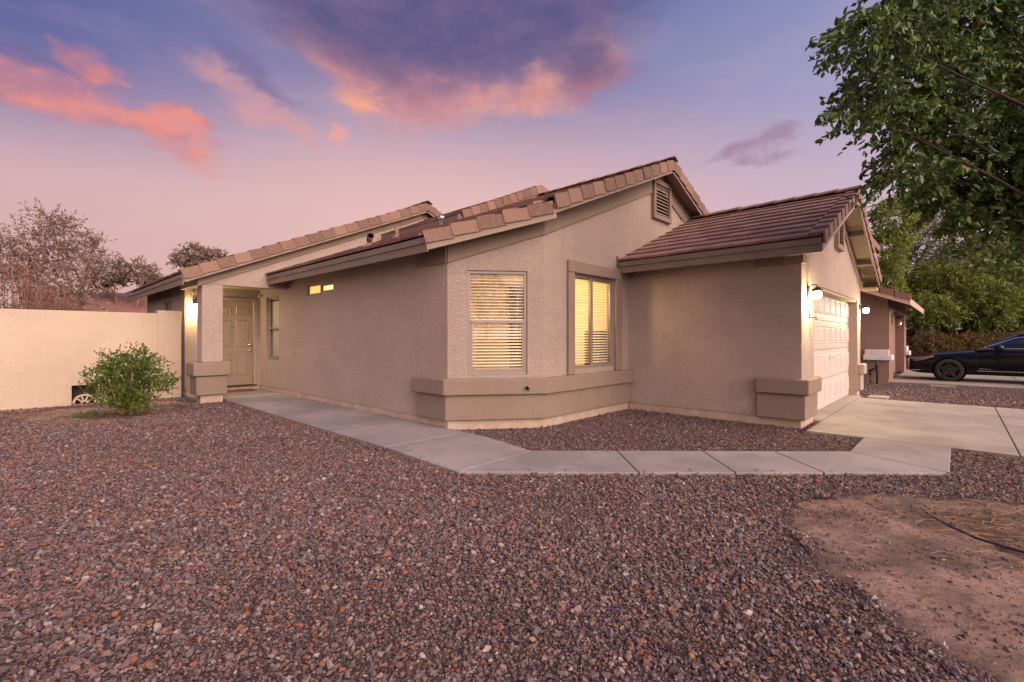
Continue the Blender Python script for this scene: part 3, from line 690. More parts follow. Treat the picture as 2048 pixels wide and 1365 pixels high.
# ------------------------------------------------------------------ roofs
def roof_plane(name, parent, ox, x1, y_e, z_e, y_r, slope, mat, keep=None, deck=0.02, tw=0.33, tl=0.335, deckmat=M_SOFF):
    """tiles over a plane rising from the eave (y_e, z_e tile top) to the ridge y_r; x from ox to x1"""
    sgn = 1 if y_r > y_e else -1; c = 1 / math.sqrt(1 + slope * slope)
    up = Vector((0, sgn * c, slope * c)); nrm = Vector((0, -sgn * slope * c, c)); L = abs(y_r - y_e) / c
    n = max(1, round(L / tl)); tl = L / n; nx = int(abs(x1 - ox) / tw) + 2
    m = MB(); xa, xb = min(ox, x1), max(ox, x1)
    for i in range(n):
        o0 = (i % 2) * tw * 0.5
        for j in range(-1, nx):
            x = xa + j * tw + o0; xs, xe = max(x + .003, xa), min(x + tw - .003, xb)
            if xe - xs < 0.04: continue
            p = Vector((xs, y_e, z_e)) + up * (i * tl - random.uniform(0, 0.008))
            if keep:
                xe_ok = [q for q in (xe, xs + .22, xs + .12) if keep(q + .03, p.y - .02)]
                if not xe_ok: continue
                xe = max(min(q, xe) for q in xe_ok)
            ln = tl + 0.05 if i < n - 1 else tl
            lift = random.uniform(-.003, .003)
            a = p - nrm * (0.034 - lift); u = up * ln - nrm * 0.032
            m.obox(a + nrm * .006, (xe - xs, 0, 0), u, nrm * 0.034)
    return m.build(name, mat, parent, bevel=0)
def deck(name, poly, parent, th=0.06, mat=M_SOFF):
    m = MB(); m.prism(poly, (0, 0, -th)); return m.build(name, mat, parent)
# clip line of the bay corner of the roof
ca = Vector((-5.22, 3.80)); cb = Vector((-4.15, 5.22)); cdv = (cb - ca)
def keep_main(x, y): return cdv.x * (y - ca.y) - cdv.y * (x - ca.x) > 0.0
ROOF = {}
main_roof = roof_plane('main_roof', house, XP + 0.01, -4.16, 3.78, 2.72, 9.1, 0.406, M_TILE, keep_main)
r2 = roof_plane('main_roof', house, XP + 0.01, -4.16, 14.42, 2.72, 9.1, 0.406, M_TILE)
garage_roof = roof_plane('garage_roof', house, XG + 0.01, XF + 0.32, 7.42, 2.70, 10.65, 0.4125, M_TILE)
roof_plane('garage_roof', house, XG + 0.01, XF + 0.32, 13.88, 2.70, 10.65, 0.4125, M_TILE)
left_roof = roof_plane('entry_roof', house, -17.62, XP + 0.20, 2.18, 2.60, 8.0, 0.431, M_TILE)
roof_plane('entry_roof', house, -17.62, XP + 0.20, 13.82, 2.60, 8.0, 0.431, M_TILE)
def dk(zf, pts, off=0.055): return [(x, y, zf(y) - off) for x, y in pts]
def sub(o, par): o.parent = par; o.location = (0, 0, 0); return o
sub(deck('roof_deck', dk(zmain, [(XP + .02, 3.84), (-5.20, 3.84), (-4.20, 5.18), (-4.20, 9.1), (XP + .02, 9.1)]), None), main_roof)
sub(deck('roof_deck', dk(zmain, [(XP + .02, 9.101), (-4.20, 9.101), (-4.20, 14.36), (XP + .02, 14.36)]), None), main_roof)
sub(deck('roof_deck', dk(zgar, [(XG + .001, 7.48), (XF + .30, 7.48), (XF + .30, 10.65), (XG + .001, 10.65)]), None), garage_roof)
sub(deck('roof_deck', dk(zgar, [(XG + .001, 10.651), (XF + .30, 10.651), (XF + .30, 13.82), (XG + .001, 13.82)]), None), garage_roof)
sub(deck('roof_deck', dk(zleft, [(-17.6, 2.24), (XP + .18, 2.24), (XP + .18, 8.0), (-17.6, 8.0)]), None), left_roof)
sub(deck('roof_deck', dk(zleft, [(-17.6, 8.001), (XP + .18, 8.001), (XP + .18, 13.76), (-17.6, 13.76)]), None), left_roof)
# eave fascias: two stepped boards
def fascia_x(x0, x1, y, ztop, par):
    m = MB(); s = -1
    m.box((x0, y - .022, ztop - .085), (x1, y + .02, ztop)); m.box((x0 + .004, y - .004, ztop - .20), (x1 - .004, y + .02, ztop - .0855))
    sub(m.build('fascia', M_FASC, None, bevel=0.003), par)
fascia_x(XP + .03, -5.20, 3.82, 2.665, main_roof)
fascia_x(XG + .005, XF + .325, 7.46, 2.655, garage_roof)
fascia_x(XG + .005, XF + .325, 13.86, 2.655, garage_roof)
fascia_x(-17.6, XP + .20, 2.22, 2.545, left_roof)
# rake (barge) boards and tiles
M_BARGE = simple('barge_paint', (0.25, 0.185, 0.14), 0.6, var=.08)
def rake(par, p, q, out, boardmat=M_BARGE, tile=0.335, h=0.20, wd=0.17, board=0.13, tmat=None):
    """p low end, q high end (tile top line at the edge), out = outward horizontal normal"""
    p, q, out = Vector(p), Vector(q), Vector(out).normalized(); d = q - p; L = d.length; d.normalize()
    n = max(1, round(L / tile)); t = L / n; m = MB(); side = d.cross(out); nup = side if side.z > 0 else -side
    for i in range(n):
        a = p + d * (i * t - 0.01 + random.uniform(-.006, .006)); ln = t + 0.035 if i < n - 1 else t
        lift = nup * (0.034 + random.uniform(-.004, .004)); tilt = -nup * 0.026
        j = out * random.uniform(-.004, .004)
        tap = -out * 0.012
        # side leg
        m.obox(a + lift + out * 0.022 + j - nup * h, d * (ln - .016) + tilt + tap, -out * 0.026, nup * h)
        # top leg
        m.obox(a + lift - out * 0.0042 + j - nup * 0.026, d * (ln - .016) + tilt + tap, -out * wd, nup * 0.026)
    sub(m.build('rake_tiles', tmat or M_RAKE, None), par)
    m = MB(); b0 = p - nup * 0.10 - out * 0.012
    m.obox(b0 - nup * board - d * .02, d * (L + .02), -out * 0.035, nup * board)
    sub(m.build('barge_board', boardmat, None, bevel=0.003), par)
c3 = lambda v, z: (v.x, v.y, z)
mo = Vector((cdv.y, -cdv.x, 0)).normalized()
rake(main_roof, (ca.x - .0, ca.y - .02, 2.715), (cb.x, cb.y, zmain(cb.y) - .075), mo, tile=0.37, h=0.17)
rake(main_roof, (-4.15, cb.y + 0.02, zmain(cb.y + .02)), (-4.15, 9.1, zmain(9.1)), (1, 0, 0))
rake(main_roof, (-4.15, 14.42, 2.72), (-4.15, 9.1, zmain(9.1)), (1, 0, 0))
rake(garage_roof, (XF + .34, 7.42, 2.70), (XF + .34, 10.65, zgar(10.65)), (1, 0, 0), h=0.17, tmat=M_TILE)
rake(garage_roof, (XF + .34, 13.88, 2.70), (XF + .34, 10.65, zgar(10.65)), (1, 0, 0), h=0.17, tmat=M_TILE)
rake(left_roof, (XP + .22, 2.18, 2.60), (XP + .22, 8.0, zleft(8.0)), (1, 0, 0))
rake(left_roof, (XP + .22, 13.82, 2.60), (XP + .22, 8.0, zleft(8.0)), (1, 0, 0))
def ridge(par, x0, x1, y, z, slope, mat=M_TILE, step=0.36):
    m = MB(); n = round(abs(x1 - x0) / step); st = (x1 - x0) / n
    for i in range(n):
        a = x0 + i * st; k = 0.155; th = 0.022; zz = z + 0.025 + random.uniform(-.004, .006); l_ = st * 1.08
        for s in (-1, 1):
            m.prism([(a, y, zz), (a, y + s * k, zz - k * slope * 1.1), (a, y + s * k, zz - k * slope * 1.1 + th), (a, y, zz + th)], (l_, 0, 0.02))
    sub(m.build('ridge_tiles', mat, None), par)
ridge(main_roof, -11.0, -4.15, 9.1, zmain(9.1) + 0.02, 0.406, M_RAKE)
ridge(garage_roof, XG + .02, XF + .34, 10.65, zgar(10.65) + 0.02, 0.4125)
ridge(left_roof, -17.6, XP + .22, 8.0, zleft(8.0) + 0.02, 0.431)
xr, yr, zr_, hw_, sl_ = -7.6, 9.1, 5.14, 2.62, .447
rear = roof_plane('raised_roof', house, -10.85, xr - .01, yr - hw_, zr_ - hw_ * sl_, yr, sl_, M_TILE)
roof_plane('raised_roof', house, -10.85, xr - .01, yr + hw_, zr_ - hw_ * sl_, yr, sl_, M_TILE)
for sg in (-1, 1): rake(rear, (xr, yr + sg * hw_, zr_ - hw_ * sl_), (xr, yr, zr_), (1, 0, 0), tile=.27, h=.20)
m = MB(); m.prism([(xr - .06, yr - hw_, zr_ - hw_ * sl_ - .03), (xr - .06, yr, zr_ - .05), (xr - .06, yr + hw_, zr_ - hw_ * sl_ - .03), (xr - .06, yr + hw_, 3.5), (xr - .06, yr, 4.5), (xr - .06, yr - hw_, 3.5)], (-.1, 0, 0)); m.build('raised_gable_wall', M_ST, house)
m = MB(); m.box((-10.84, yr - hw_ + .02, 3.3), (xr - .17, yr - hw_ + .06, zr_ - hw_ * sl_ - .03)); m.build('raised_eave_wall', M_FASC, house)
# outriggers under the garage rake
for yy in (11.75, 12.85):
    m = MB(); zc = zgar(yy) - 0.12
    m.obox((XF + .031, yy - .04, zc - .10 + .016), (.27, 0, 0), (0, .075, -.075 * .4125), (0, 0, .09)); sub(m.build('outrigger', M_FASC, None), garage_roof)
# boxed eave return at the garage right corner
m = MB(); m.box((XF + .032, 13.50, 2.40), (XF + .30, 13.83, 2.455)); sub(m.build('eave_return', M_SOFF, None), garage_roof)
# flashing where garage roof meets the gable wall
m = MB(); m.prism([(XG + .001, 7.46, zgar(7.46) + .0), (XG + .001, 10.65, zgar(10.65) + .0), (XG + .001, 10.65, zgar(10.65) + .09), (XG + .001, 7.46, zgar(7.46) + .10)], (0.012, 0, 0))
sub(m.build('flashing', M_ST, None), garage_roof)
m = MB(); m.box((XG + 0.001, 7.41, 2.60), (XG + 0.03, 7.437, 2.76)); sub(m.build('eave_end_cap', M_FASC, None), garage_roof)
# small roof vents on main slope
m = MB(); m.tube([(-8.87, 5.7, 3.42), (-8.87, 5.7, 3.72)], .04, 14); m.lathe((-8.87, 5.7, 3.44), (0, 0, 1), [(.12, -.02), (.11, .03), (.045, .09), (.045, .12)], 14)
sub(m.build('vent_pipe', M_RAKE, None, smooth=True), main_roof)
m = MB(); m.tube([(-8.35, 4.75, 3.02), (-8.35, 4.75, 3.2), (-8.27, 4.72, 3.29), (-8.18, 4.68, 3.25)], .06, 12, cap=False)
m.lathe((-8.35, 4.75, 3.07), (0, 0, 1), [(.17, -.02), (.09, .05), (.062, .07)], 14)
sub(m.build('roof_exhaust', M_RAKE, None, smooth=True), main_roof)
m = MB(); m.lathe((-7.95, 6.2, zmain(6.2)), (0, 0, 1), [(.05, -.05), (.05, .10), (.08, .12), (.08, .17), (.04, .20), (0, .21)], 14)
sub(m.build('roof_exhaust', M_METAL, None, smooth=True), main_roof)

# ------------------------------------------------------------------ wall lamps and small fittings
def sconce(name, x, y, z, label, watt, group='lit wall lamps on the house'):
    t = empty(name, (x, y, z), label, 'wall lamp', group)
    m = MB(); m.box((x, y - .05, z - .10), (x + .022, y + .05, z + .12)); m.build('back_plate', M_DARKM, t, bevel=.006)
    m = MB(); m.tube([(x + .02, y, z + .09), (x + .07, y, z + .13), (x + .12, y, z + .12), (x + .13, y, z + .07)], .008, 8); m.build('arm', M_DARKM, t, smooth=True)
    m = MB(); m.lathe((x + .13, y, z + .03), (0, 0, 1), [(.075, 0), (.07, .02), (.03, .05), (.012, .06), (0, .065)], 16); m.build('hood', M_DARKM, t, smooth=True)
    m = MB(); m.lathe((x + .13, y, z - .01), (0, 0, 1), [(0, -.085), (.04, -.07), (.062, -.025), (.055, .015), (.02, .04)], 16); m.build('bulb', M_BULB, t, smooth=True)
    point('lamp_light', (x + .10, y, z - .10), (1.0, 0.74, 0.38), watt, .05, t)
    return t
sconce('wall_lamp', XF, 8.22, 1.97, 'lit wall lamp at the left of the garage door', 95)
sconce('wall_lamp', XF, 13.32, 1.95, 'lit wall lamp at the right of the garage door', 95)
sconce('wall_lamp', XD, 2.86, 2.06, 'lit wall lamp in the porch behind the column', 60)
t = empty('security_camera', (-12.80, 4.235, 2.34), 'small white security camera at the top corner of the front door', 'security camera')
m = MB(); m.lathe((-12.72, 4.21, 2.34), (1, -.5, -.2), [(0, -.03), (.028, -.03), (.032, .03), (.026, .05), (0, .05)], 12); m.build('camera_body', M_WHITEP, t, smooth=True)
m = MB(); m.lathe((-12.72, 4.21, 2.34), (1, -.5, -.2), [(.018, .0505), (0, .056)], 12); m.build('lens', M_BLACKP, t)
m = MB(); m.tube([(-12.76, 4.262, 2.38), (-12.75, 4.23, 2.36), (-12.72, 4.215, 2.35)], .01, 8); m.build('mount', M_DARKM, t)
o = MB(); o.box((XD + .06, 3.18, .021), (XD + .56, 4.0, .036)); tag(o.build('doormat', M_MAT, None, bevel=.004), 'rust brown doormat lying before the front door', 'doormat')
sp = P1 + MU * 1.145 + MN * 0.12
t = empty('hose_faucet', (sp.x, sp.y, 0.575), 'small metal hose faucet on the brown ledge under the bay window', 'faucet')
m = MB(); m.lathe((sp.x, sp.y, .575), tuple(MN), [(.03, 0), (.03, .006), (.012, .008), (.012, .05), (.016, .055), (.016, .07), (0, .072)], 12); m.tube([tuple(sp + MN * .05 + Vector((0, 0, .575))), tuple(sp + MN * .075 + Vector((0, 0, .54)))], .011, 8); m.build('spout', M_DARKM, t, smooth=True)
m = MB(); m.lathe(tuple(sp + MN * .05 + Vector((0, 0, .60))), (0, 0, 1), [(0, 0), (.025, .0), (.025, .008), (0, .009)], 8); m.build('valve_handle', M_METAL, t)
t = empty('wall_bracket', (XF, 8.32, 1.62), 'thin dark metal bracket under the left garage lamp', 'bracket')
m = MB(); m.box((XF, 8.30, 1.60), (XF + .012, 8.33, 1.80)); m.box((XF + .012, 8.30, 1.60), (XF + .10, 8.33, 1.615)); m.box((XF + .09, 8.30, 1.57), (XF + .10, 8.33, 1.60)); m.build('bracket_arm', M_DARKM, t)

# ------------------------------------------------------------------ concrete
def slabs(name, polys, mat, th=0.10, z=0.0):
    m = MB()
    for p in polys:
        m.prism([(x, y, z - th) for x, y in p], (0, 0, th))
    o = m.build(name, mat, None, bevel=0.008, seg=2); o['kind'] = 'structure'; return o
g = 0.006
W0, W1 = 3.02, 4.255
xs = [-11.4, -9.3, -7.7, -6.2, -4.95]
walk = []
for a, b in zip(xs[:-1], xs[1:]): walk.append([(a + g, W0), (b - g, W0), (b - g, W1), (a + g, W1)])
walk.append([(-4.95 + g, W0), (-3.53 - g, 2.95), (-3.56 - g, 4.09), (-4.5, 4.25), (-4.95 + g, W1)])
nA = [(-3.53, 2.95), (-2.24, 4.14), (-1.56, 4.78), (-0.94, 5.37), (-0.06, 6.19)]
fA = [(-3.56, 4.09), (-2.85, 4.76), (-2.13, 5.43), (-1.53, 5.98), (-0.90, 6.57)]
def inset(a, b, k): a, b = Vector(a), Vector(b); d = (b - a).normalized() * k; return tuple(a + d)
for i in range(3):
    walk.append([inset(nA[i], nA[i + 1], g), inset(nA[i + 1], nA[i], g), inset(fA[i + 1], fA[i], g), inset(fA[i], fA[i + 1], g)])
walk.append([inset(nA[3], nA[4], g), (nA[4][0] - .004, nA[4][1] - .004), inset(fA[4], fA[3], .004), inset(fA[3], fA[4], g)])
walk.append([(nA[4][0], nA[4][1] + .010), (-0.06, 7.62 - g), (-0.89, 7.62 - g), (-0.90, 6.578)])
slabs('walkway', walk, M_CONC)
slabs('porch_slab', [[(XD + .0, 2.62), (-11.41, 2.62), (-11.41, 4.255), (XD, 4.255)]], M_CONC, z=0.02, th=0.12)
dr = []
for a, b in ((-1.56, 0.5), (0.5, 2.9), (2.9, 6.0), (6.0, 12.0)):
    for c, d in ((7.62, 12.62),): dr.append([(a + g, c + g), (b - g, c + g), (b - g, d - g), (a + g, d - g)])
dr.append([(XF - .17, GY0), (-1.57, GY0 - .0), (-1.57, GY1), (XF - .17, GY1)])
slabs('driveway', dr, M_DRIVE)
slabs('neighbour_driveway', [[(-1.5, 17.95), (1.3, 17.95), (1.3, 25), (-1.5, 25)], [(1.31, 17.95), (12, 17.95), (12, 25), (1.31, 25)]], M_DRIVE)
m = MB(); m.prism([(6.5, -40, -0.05), (14, -40, -0.05), (14, 90, -0.05), (6.5, 90, -0.05)], (0, 0, 0.02))
m = MB(); m.prism([(12.5, -60, -0.05), (21, -60, -0.05), (21, 140, -0.05), (12.5, 140, -0.05)], (0, 0, 0.025)); m.build('street', simple('asphalt', (0.05, 0.048, 0.05), 0.9, bump=.5), None)['kind'] = 'structure'

# ------------------------------------------------------------------ ground sheet, dirt, gravel
GZ = -0.035
m = MB(); m.add([(-400, -400, GZ), (400, -400, GZ), (400, 400, GZ), (-400, 400, GZ)], [(0, 1, 2, 3)])
m.build('ground', M_GROUND, None)['kind'] = 'structure'
def noise1(x, y): return (math.sin(x * 3.1 + 1.3 * math.sin(y * 2.3)) + math.sin(y * 4.7 + 1.7 * math.sin(x * 3.9)) + 0.6 * math.sin(x * 9.1 + y * 7.3)) / 2.6
def inpoly(x, y, P):
    c = np.zeros(np.shape(x), bool); n = len(P)
    for i in range(n):
        x1, y1 = P[i]; x2, y2 = P[(i + 1) % n]
        with np.errstate(divide='ignore', invalid='ignore'):
            c ^= ((y1 > y) != (y2 > y)) & (x < (x2 - x1) * (y - y1) / (y2 - y1 + 1e-12) + x1)
    return c
def dirt(name, P, z=GZ + 0.006, dome=0.02, n=46):
    """irregular low mound of soil with rough outline"""
    C = Vector((sum(p[0] for p in P) / len(P), sum(p[1] for p in P) / len(P))); m = MB()
    outl = []
    for i in range(len(P)):
        a, b = Vector(P[i]), Vector(P[(i + 1) % len(P)]); k = max(2, int((b - a).length / 0.06))
        for j in range(k):
            p = a.lerp(b, j / k); r = 1 + 0.05 * noise1(p.x * 3, p.y * 3) + random.uniform(-.018, .018); outl.append(C + (p - C) * r)
    N = len(outl); vs = []; R = 12
    for k in range(R + 1):
        f = 1 - k / R * 0.98
        for p in outl:
            q = C + (p - C) * f; hh = dome * math.sin(min(1, k / R * 2.2) * math.pi / 2) * (0.5 + 0.5 * noise1(q.x * 2.5, q.y * 2.5)) - (0.012 if k == 0 else 0)
            vs.append((q.x, q.y, z + hh))
    fs = [(k * N + i, k * N + (i + 1) % N, (k + 1) * N + (i + 1) % N, (k + 1) * N + i) for k in range(R) for i in range(N)]
    fs.append(tuple(R * N + i for i in range(N)))
    m.add(vs, fs); o = m.build(name, M_DIRT, None, smooth=True); o['kind'] = 'structure'; return outl
D1 = [(-0.99, 4.23), (-0.83, 4.61), (-0.52, 5.09), (-0.05, 5.44), (0.38, 5.52), (1.2, 5.5), (2.0, 4.8), (1.9, 3.4), (1.2, 2.5), (0.4, 2.45), (0.05, 2.64), (-0.1, 2.67), (-0.27, 2.8), (-0.42, 3.09), (-0.64, 3.27), (-0.87, 3.66)]
D2 = [(-11.9, -0.2), (-12.3, 0.75), (-12.4, 2.1), (-11.7, 2.45), (-10.6, 2.0), (-9.9, 1.55), (-9.6, 0.9), (-10.1, 0.3), (-11.0, -0.1)]
dirt('dirt_patch', D1, dome=0.03); dirt('dirt_patch', D2, dome=0.02)
D3 = [(-.16, 4.86), (.05, 5.12), (.45, 5.2), (1.0, 5.1), (1.5, 4.6), (1.4, 4.0), (.9, 3.75), (.35, 3.85), (.08, 4.15), (-.12, 4.5)]
dirt('soil_basin', D3, z=GZ + .012, dome=.034)
bpy.data.objects['soil_basin'].data.materials[0] = simple('damp_soil', (.085, .052, .036), .95, var=.5, vscale=9, bump=1.0, bscale=40)
dirt('soil_basin', [(-10.95, .75), (-10.75, 1.5), (-10.2, 1.75), (-9.85, 1.3), (-10.1, .75), (-10.5, .55)], z=GZ + .010, dome=.02)
bpy.data.objects['soil_basin.001'].data.materials[0] = MATS['damp_soil']

rng = np.random.default_rng(11)
def dirt_h(x, y, dome): return .004 + dome * (0.5 + 0.5 * (np.sin(2.5 * x * 3.1 + 1.3 * np.sin(2.5 * y * 2.3)) + np.sin(2.5 * y * 4.7 + 1.7 * np.sin(2.5 * x * 3.9)) + 0.6 * np.sin(2.5 * x * 9.1 + 2.5 * y * 7.3)) / 2.6)
EXCL = [[(a, b) for a, b in p] for p in walk + dr[:4]] + [
    [(XD - .2, 2.55), (XP + .03, 2.55), (XP + .03, 4.26), (XD - .2, 4.26)], [(-18, 4.26), (P1.x, 4.26), (P2.x, P2.y), (XG, 7.85), (XF, 7.85), (XF, 8.6), (XF + .09, 8.66), (XF + .09, 13.5), (-18, 13.5)],
    [(-18, 2.6), (XD, 2.6), (XD, 4.3), (-18, 4.3)], [(-40, -30), (-12.6, -30), (-12.6, 2.55), (-40, 2.55)], [(-20, 17.4), (-1.47, 17.4), (-1.47, 26), (-20, 26)], [(-1.6, 17.95), (12, 17.95), (12, 25), (-1.6, 25)]]
def ground_pts(n, d0, d1, spread=1.16, extra=0.7):
    d = np.sqrt(rng.uniform(d0 * d0, d1 * d1, n)); r = rng.uniform(-1, 1, n) * (spread * d + extra)
    return d * FW.x + r * RT.x, d * FW.y + r * RT.y
def area(d0, d1, spread=1.16): return spread * (d1 * d1 - d0 * d0)
X, Yy, S = [], [], []
for d0, d1, dens in ((0.9, 2.2, 6200), (2.2, 3.6, 6200), (3.6, 5.5, 5000), (5.5, 8, 3000), (8, 12, 1400), (12, 20, 260)):
    n = int(area(d0, d1) * dens); x, y = ground_pts(n, d0, d1)
    ok = np.ones(n, bool)
    for P in EXCL: ok &= ~inpoly(x, y, P)
    wob = 0.10 * np.sin(x * 7 + 2 * np.sin(y * 5)) + 0.08 * np.sin(y * 11 + x * 3)
    ind = inpoly(x + wob, y + wob * .7, D1) | inpoly(x + wob, y + wob, D2)
    inner = np.exp(-0.5 * (((x - 0.15) / 0.45) ** 2 + ((y - 4.4) / 0.4) ** 2))
    def shrink(P, k):
        cx_, cy_ = sum(p[0] for p in P) / len(P), sum(p[1] for p in P) / len(P); return [(cx_ + (p[0] - cx_) * k, cy_ + (p[1] - cy_) * k) for p in P]
    mid1 = inpoly(x + wob, y + wob * .7, shrink(D1, .86)) | inpoly(x + wob, y + wob, shrink(D2, .86))
    pr = np.where(mid1, 0.20 + 0.16 * np.sin(x * 5 + 2 * np.sin(y * 7)), 0.50 + .3 * np.sin(x * 9 + y * 4))
    ok &= ~ind | (rng.random(n) < pr)
    x, y = x[ok], y[ok]
    s = np.clip(rng.lognormal(math.log(0.0066), 0.42, len(x)) * (1 + .16 * np.sin(x * 1.3 + np.sin(y * 1.9)) * np.sin(y * 1.1)), 0.0038, 0.0185)
    s = np.where(ind[ok], s * rng.uniform(.3, .85, len(s)), s)
    if d0 >= 8: s *= 1.25
    X.append(x); Yy.append(y); S.append(s)
X, Yy, S = map(np.concatenate, (X, Yy, S))
IND = inpoly(X, Yy, D1); IND2 = inpoly(X, Yy, D2)
Zs = GZ + S * rng.uniform(0.0, 0.75, len(X)) + rng.uniform(0, 0.006, len(X)) + np.where(IND, dirt_h(X, Yy, .03), 0) + np.where(IND2, dirt_h(X, Yy, .02), 0)
me = bpy.data.meshes.new('gravel'); me.vertices.add(len(X)); me.vertices.foreach_set('co', np.stack([X, Yy, Zs], 1).astype(np.float32).ravel())
at = me.attributes.new('scl', 'FLOAT', 'POINT'); at.data.foreach_set('value', S.astype(np.float32))
me.materials.append(M_STONE)
gravel = bpy.data.objects.new('gravel', me); COL.objects.link(gravel)
tag(gravel, 'purple brown and grey crushed stone gravel covering the yard', 'gravel', kind='stuff')
ng = bpy.data.node_groups.new('gravel_scatter', 'GeometryNodeTree')
ng.interface.new_socket('Geometry', in_out='INPUT', socket_type='NodeSocketGeometry'); ng.interface.new_socket('Geometry', in_out='OUTPUT', socket_type='NodeSocketGeometry')
G = ng.nodes; Lk = ng.links
gi = G.new('NodeGroupInput'); go = G.new('NodeGroupOutput'); jn = G.new('GeometryNodeJoinGeometry')
for k in range(9):
    ico = G.new('GeometryNodeMeshIcoSphere'); ico.inputs['Radius'].default_value = 1.0; ico.inputs['Subdivisions'].default_value = 2
    pos = G.new('GeometryNodeInputPosition'); nz = G.new('ShaderNodeTexNoise'); nz.noise_dimensions = '4D'; nz.inputs['W'].default_value = k * 3.7; nz.inputs['Scale'].default_value = 0.75; nz.inputs['Detail'].default_value = 1.5
    Lk.new(pos.outputs[0], nz.inputs['Vector'])
    sb = G.new('ShaderNodeVectorMath'); sb.operation = 'SUBTRACT'; Lk.new(nz.outputs['Color'], sb.inputs[0]); sb.inputs[1].default_value = (.5, .5, .5)
    ml = G.new('ShaderNodeVectorMath'); ml.operation = 'SCALE'; Lk.new(sb.outputs[0], ml.inputs[0]); ml.inputs['Scale'].default_value = 2.6
    ps = G.new('ShaderNodeVectorMath'); ps.operation = 'ADD'; Lk.new(pos.outputs[0], ps.inputs[0]); Lk.new(ml.outputs[0], ps.inputs[1])
    sq = G.new('ShaderNodeVectorMath'); sq.operation = 'MULTIPLY'; Lk.new(ps.outputs[0], sq.inputs[0]); sq.inputs[1].default_value = (1.0 + .35 * ((k * 7) % 5) / 5, .82, .55 + .1 * (k % 3))
    sp_ = G.new('GeometryNodeSetPosition'); Lk.new(ico.outputs['Mesh'], sp_.inputs['Geometry']); Lk.new(sq.outputs[0], sp_.inputs['Position'])
    sm = G.new('GeometryNodeSetMaterial'); sm.inputs['Material'].default_value = M_STONE; Lk.new(sp_.outputs[0], sm.inputs['Geometry'])
    g2 = G.new('GeometryNodeGeometryToInstance'); Lk.new(sm.outputs[0], g2.inputs[0]); Lk.new(g2.outputs[0], jn.inputs[0])
iop = G.new('GeometryNodeInstanceOnPoints'); iop.inputs['Pick Instance'].default_value = True
Lk.new(gi.outputs[0], iop.inputs['Points']); Lk.new(jn.outputs[0], iop.inputs['Instance'])
ri = G.new('FunctionNodeRandomValue'); ri.data_type = 'INT'; ri.inputs[4].default_value = 0; ri.inputs[5].default_value = 8; Lk.new(ri.outputs[2], iop.inputs['Instance Index'])
rr_ = G.new('FunctionNodeRandomValue'); rr_.data_type = 'FLOAT_VECTOR'; rr_.inputs[0].default_value = (-.55, -.55, 0); rr_.inputs[1].default_value = (.55, .55, 6.283); Lk.new(rr_.outputs[0], iop.inputs['Rotation'])
na = G.new('GeometryNodeInputNamedAttribute'); na.data_type = 'FLOAT'; na.inputs[0].default_value = 'scl'; Lk.new(na.outputs[0], iop.inputs['Scale'])
Lk.new(iop.outputs[0], go.inputs[0])
md = gravel.modifiers.new('scatter', 'NODES'); md.node_group = ng

# ------------------------------------------------------------------ leaves
def rot_frames(n, dirs, roll):
    """orthonormal frames with first axis = dirs"""
    d = dirs / np.linalg.norm(dirs, axis=1, keepdims=True)
    up = np.tile([0, 0, 1.0], (n, 1)); up[np.abs(d[:, 2]) > 0.95] = [1, 0, 0]
    a = np.cross(d, up); a /= np.linalg.norm(a, axis=1, keepdims=True); b = np.cross(a, d)
    c, s = np.cos(roll)[:, None], np.sin(roll)[:, None]
    return d, a * c + b * s, b * c - a * s
def leaves(P, dirs, L, W, fold=0.18, droop=0.0):
    """one four-corner leaf (6 vertices, 2 quads) per point"""
    n = len(P); roll = rng.uniform(0, 2 * math.pi, n) if droop >= 0 else rng.normal(0, .5, n)
    d, a, b = rot_frames(n, dirs, roll); L = L[:, None]; W = W[:, None]
    base = P; tip = P + d * L - b * L * 0.12; mid = P + d * L * 0.5 
    q0 = P + d * L * 0.3 + a * W * .5 + b * W * fold; q1 = P + d * L * 0.72 + a * W * .38 + b * W * fold
    r0 = P + d * L * 0.3 - a * W * .5 + b * W * fold; r1 = P + d * L * 0.72 - a * W * .38 + b * W * fold
    V = np.stack([base, q0, q1, tip, r1, r0], 1).reshape(-1, 3)
    k = np.arange(n)[:, None] * 6
    F = np.concatenate([k + [0, 1, 2, 3], k + [0, 3, 4, 5]], 1).reshape(-1, 4)
    return V, F
def ellipsoid_pts(n, c, r, shell=0.55):
    u = rng.normal(size=(n, 3)); u /= np.linalg.norm(u, axis=1, keepdims=True)
    k = rng.random(n) ** (1 / 3) ; k = shell * np.maximum(k, rng.random(n) ** .25) + (1 - shell) * k
    return np.array(c) + u * k[:, None] * np.array(r), u
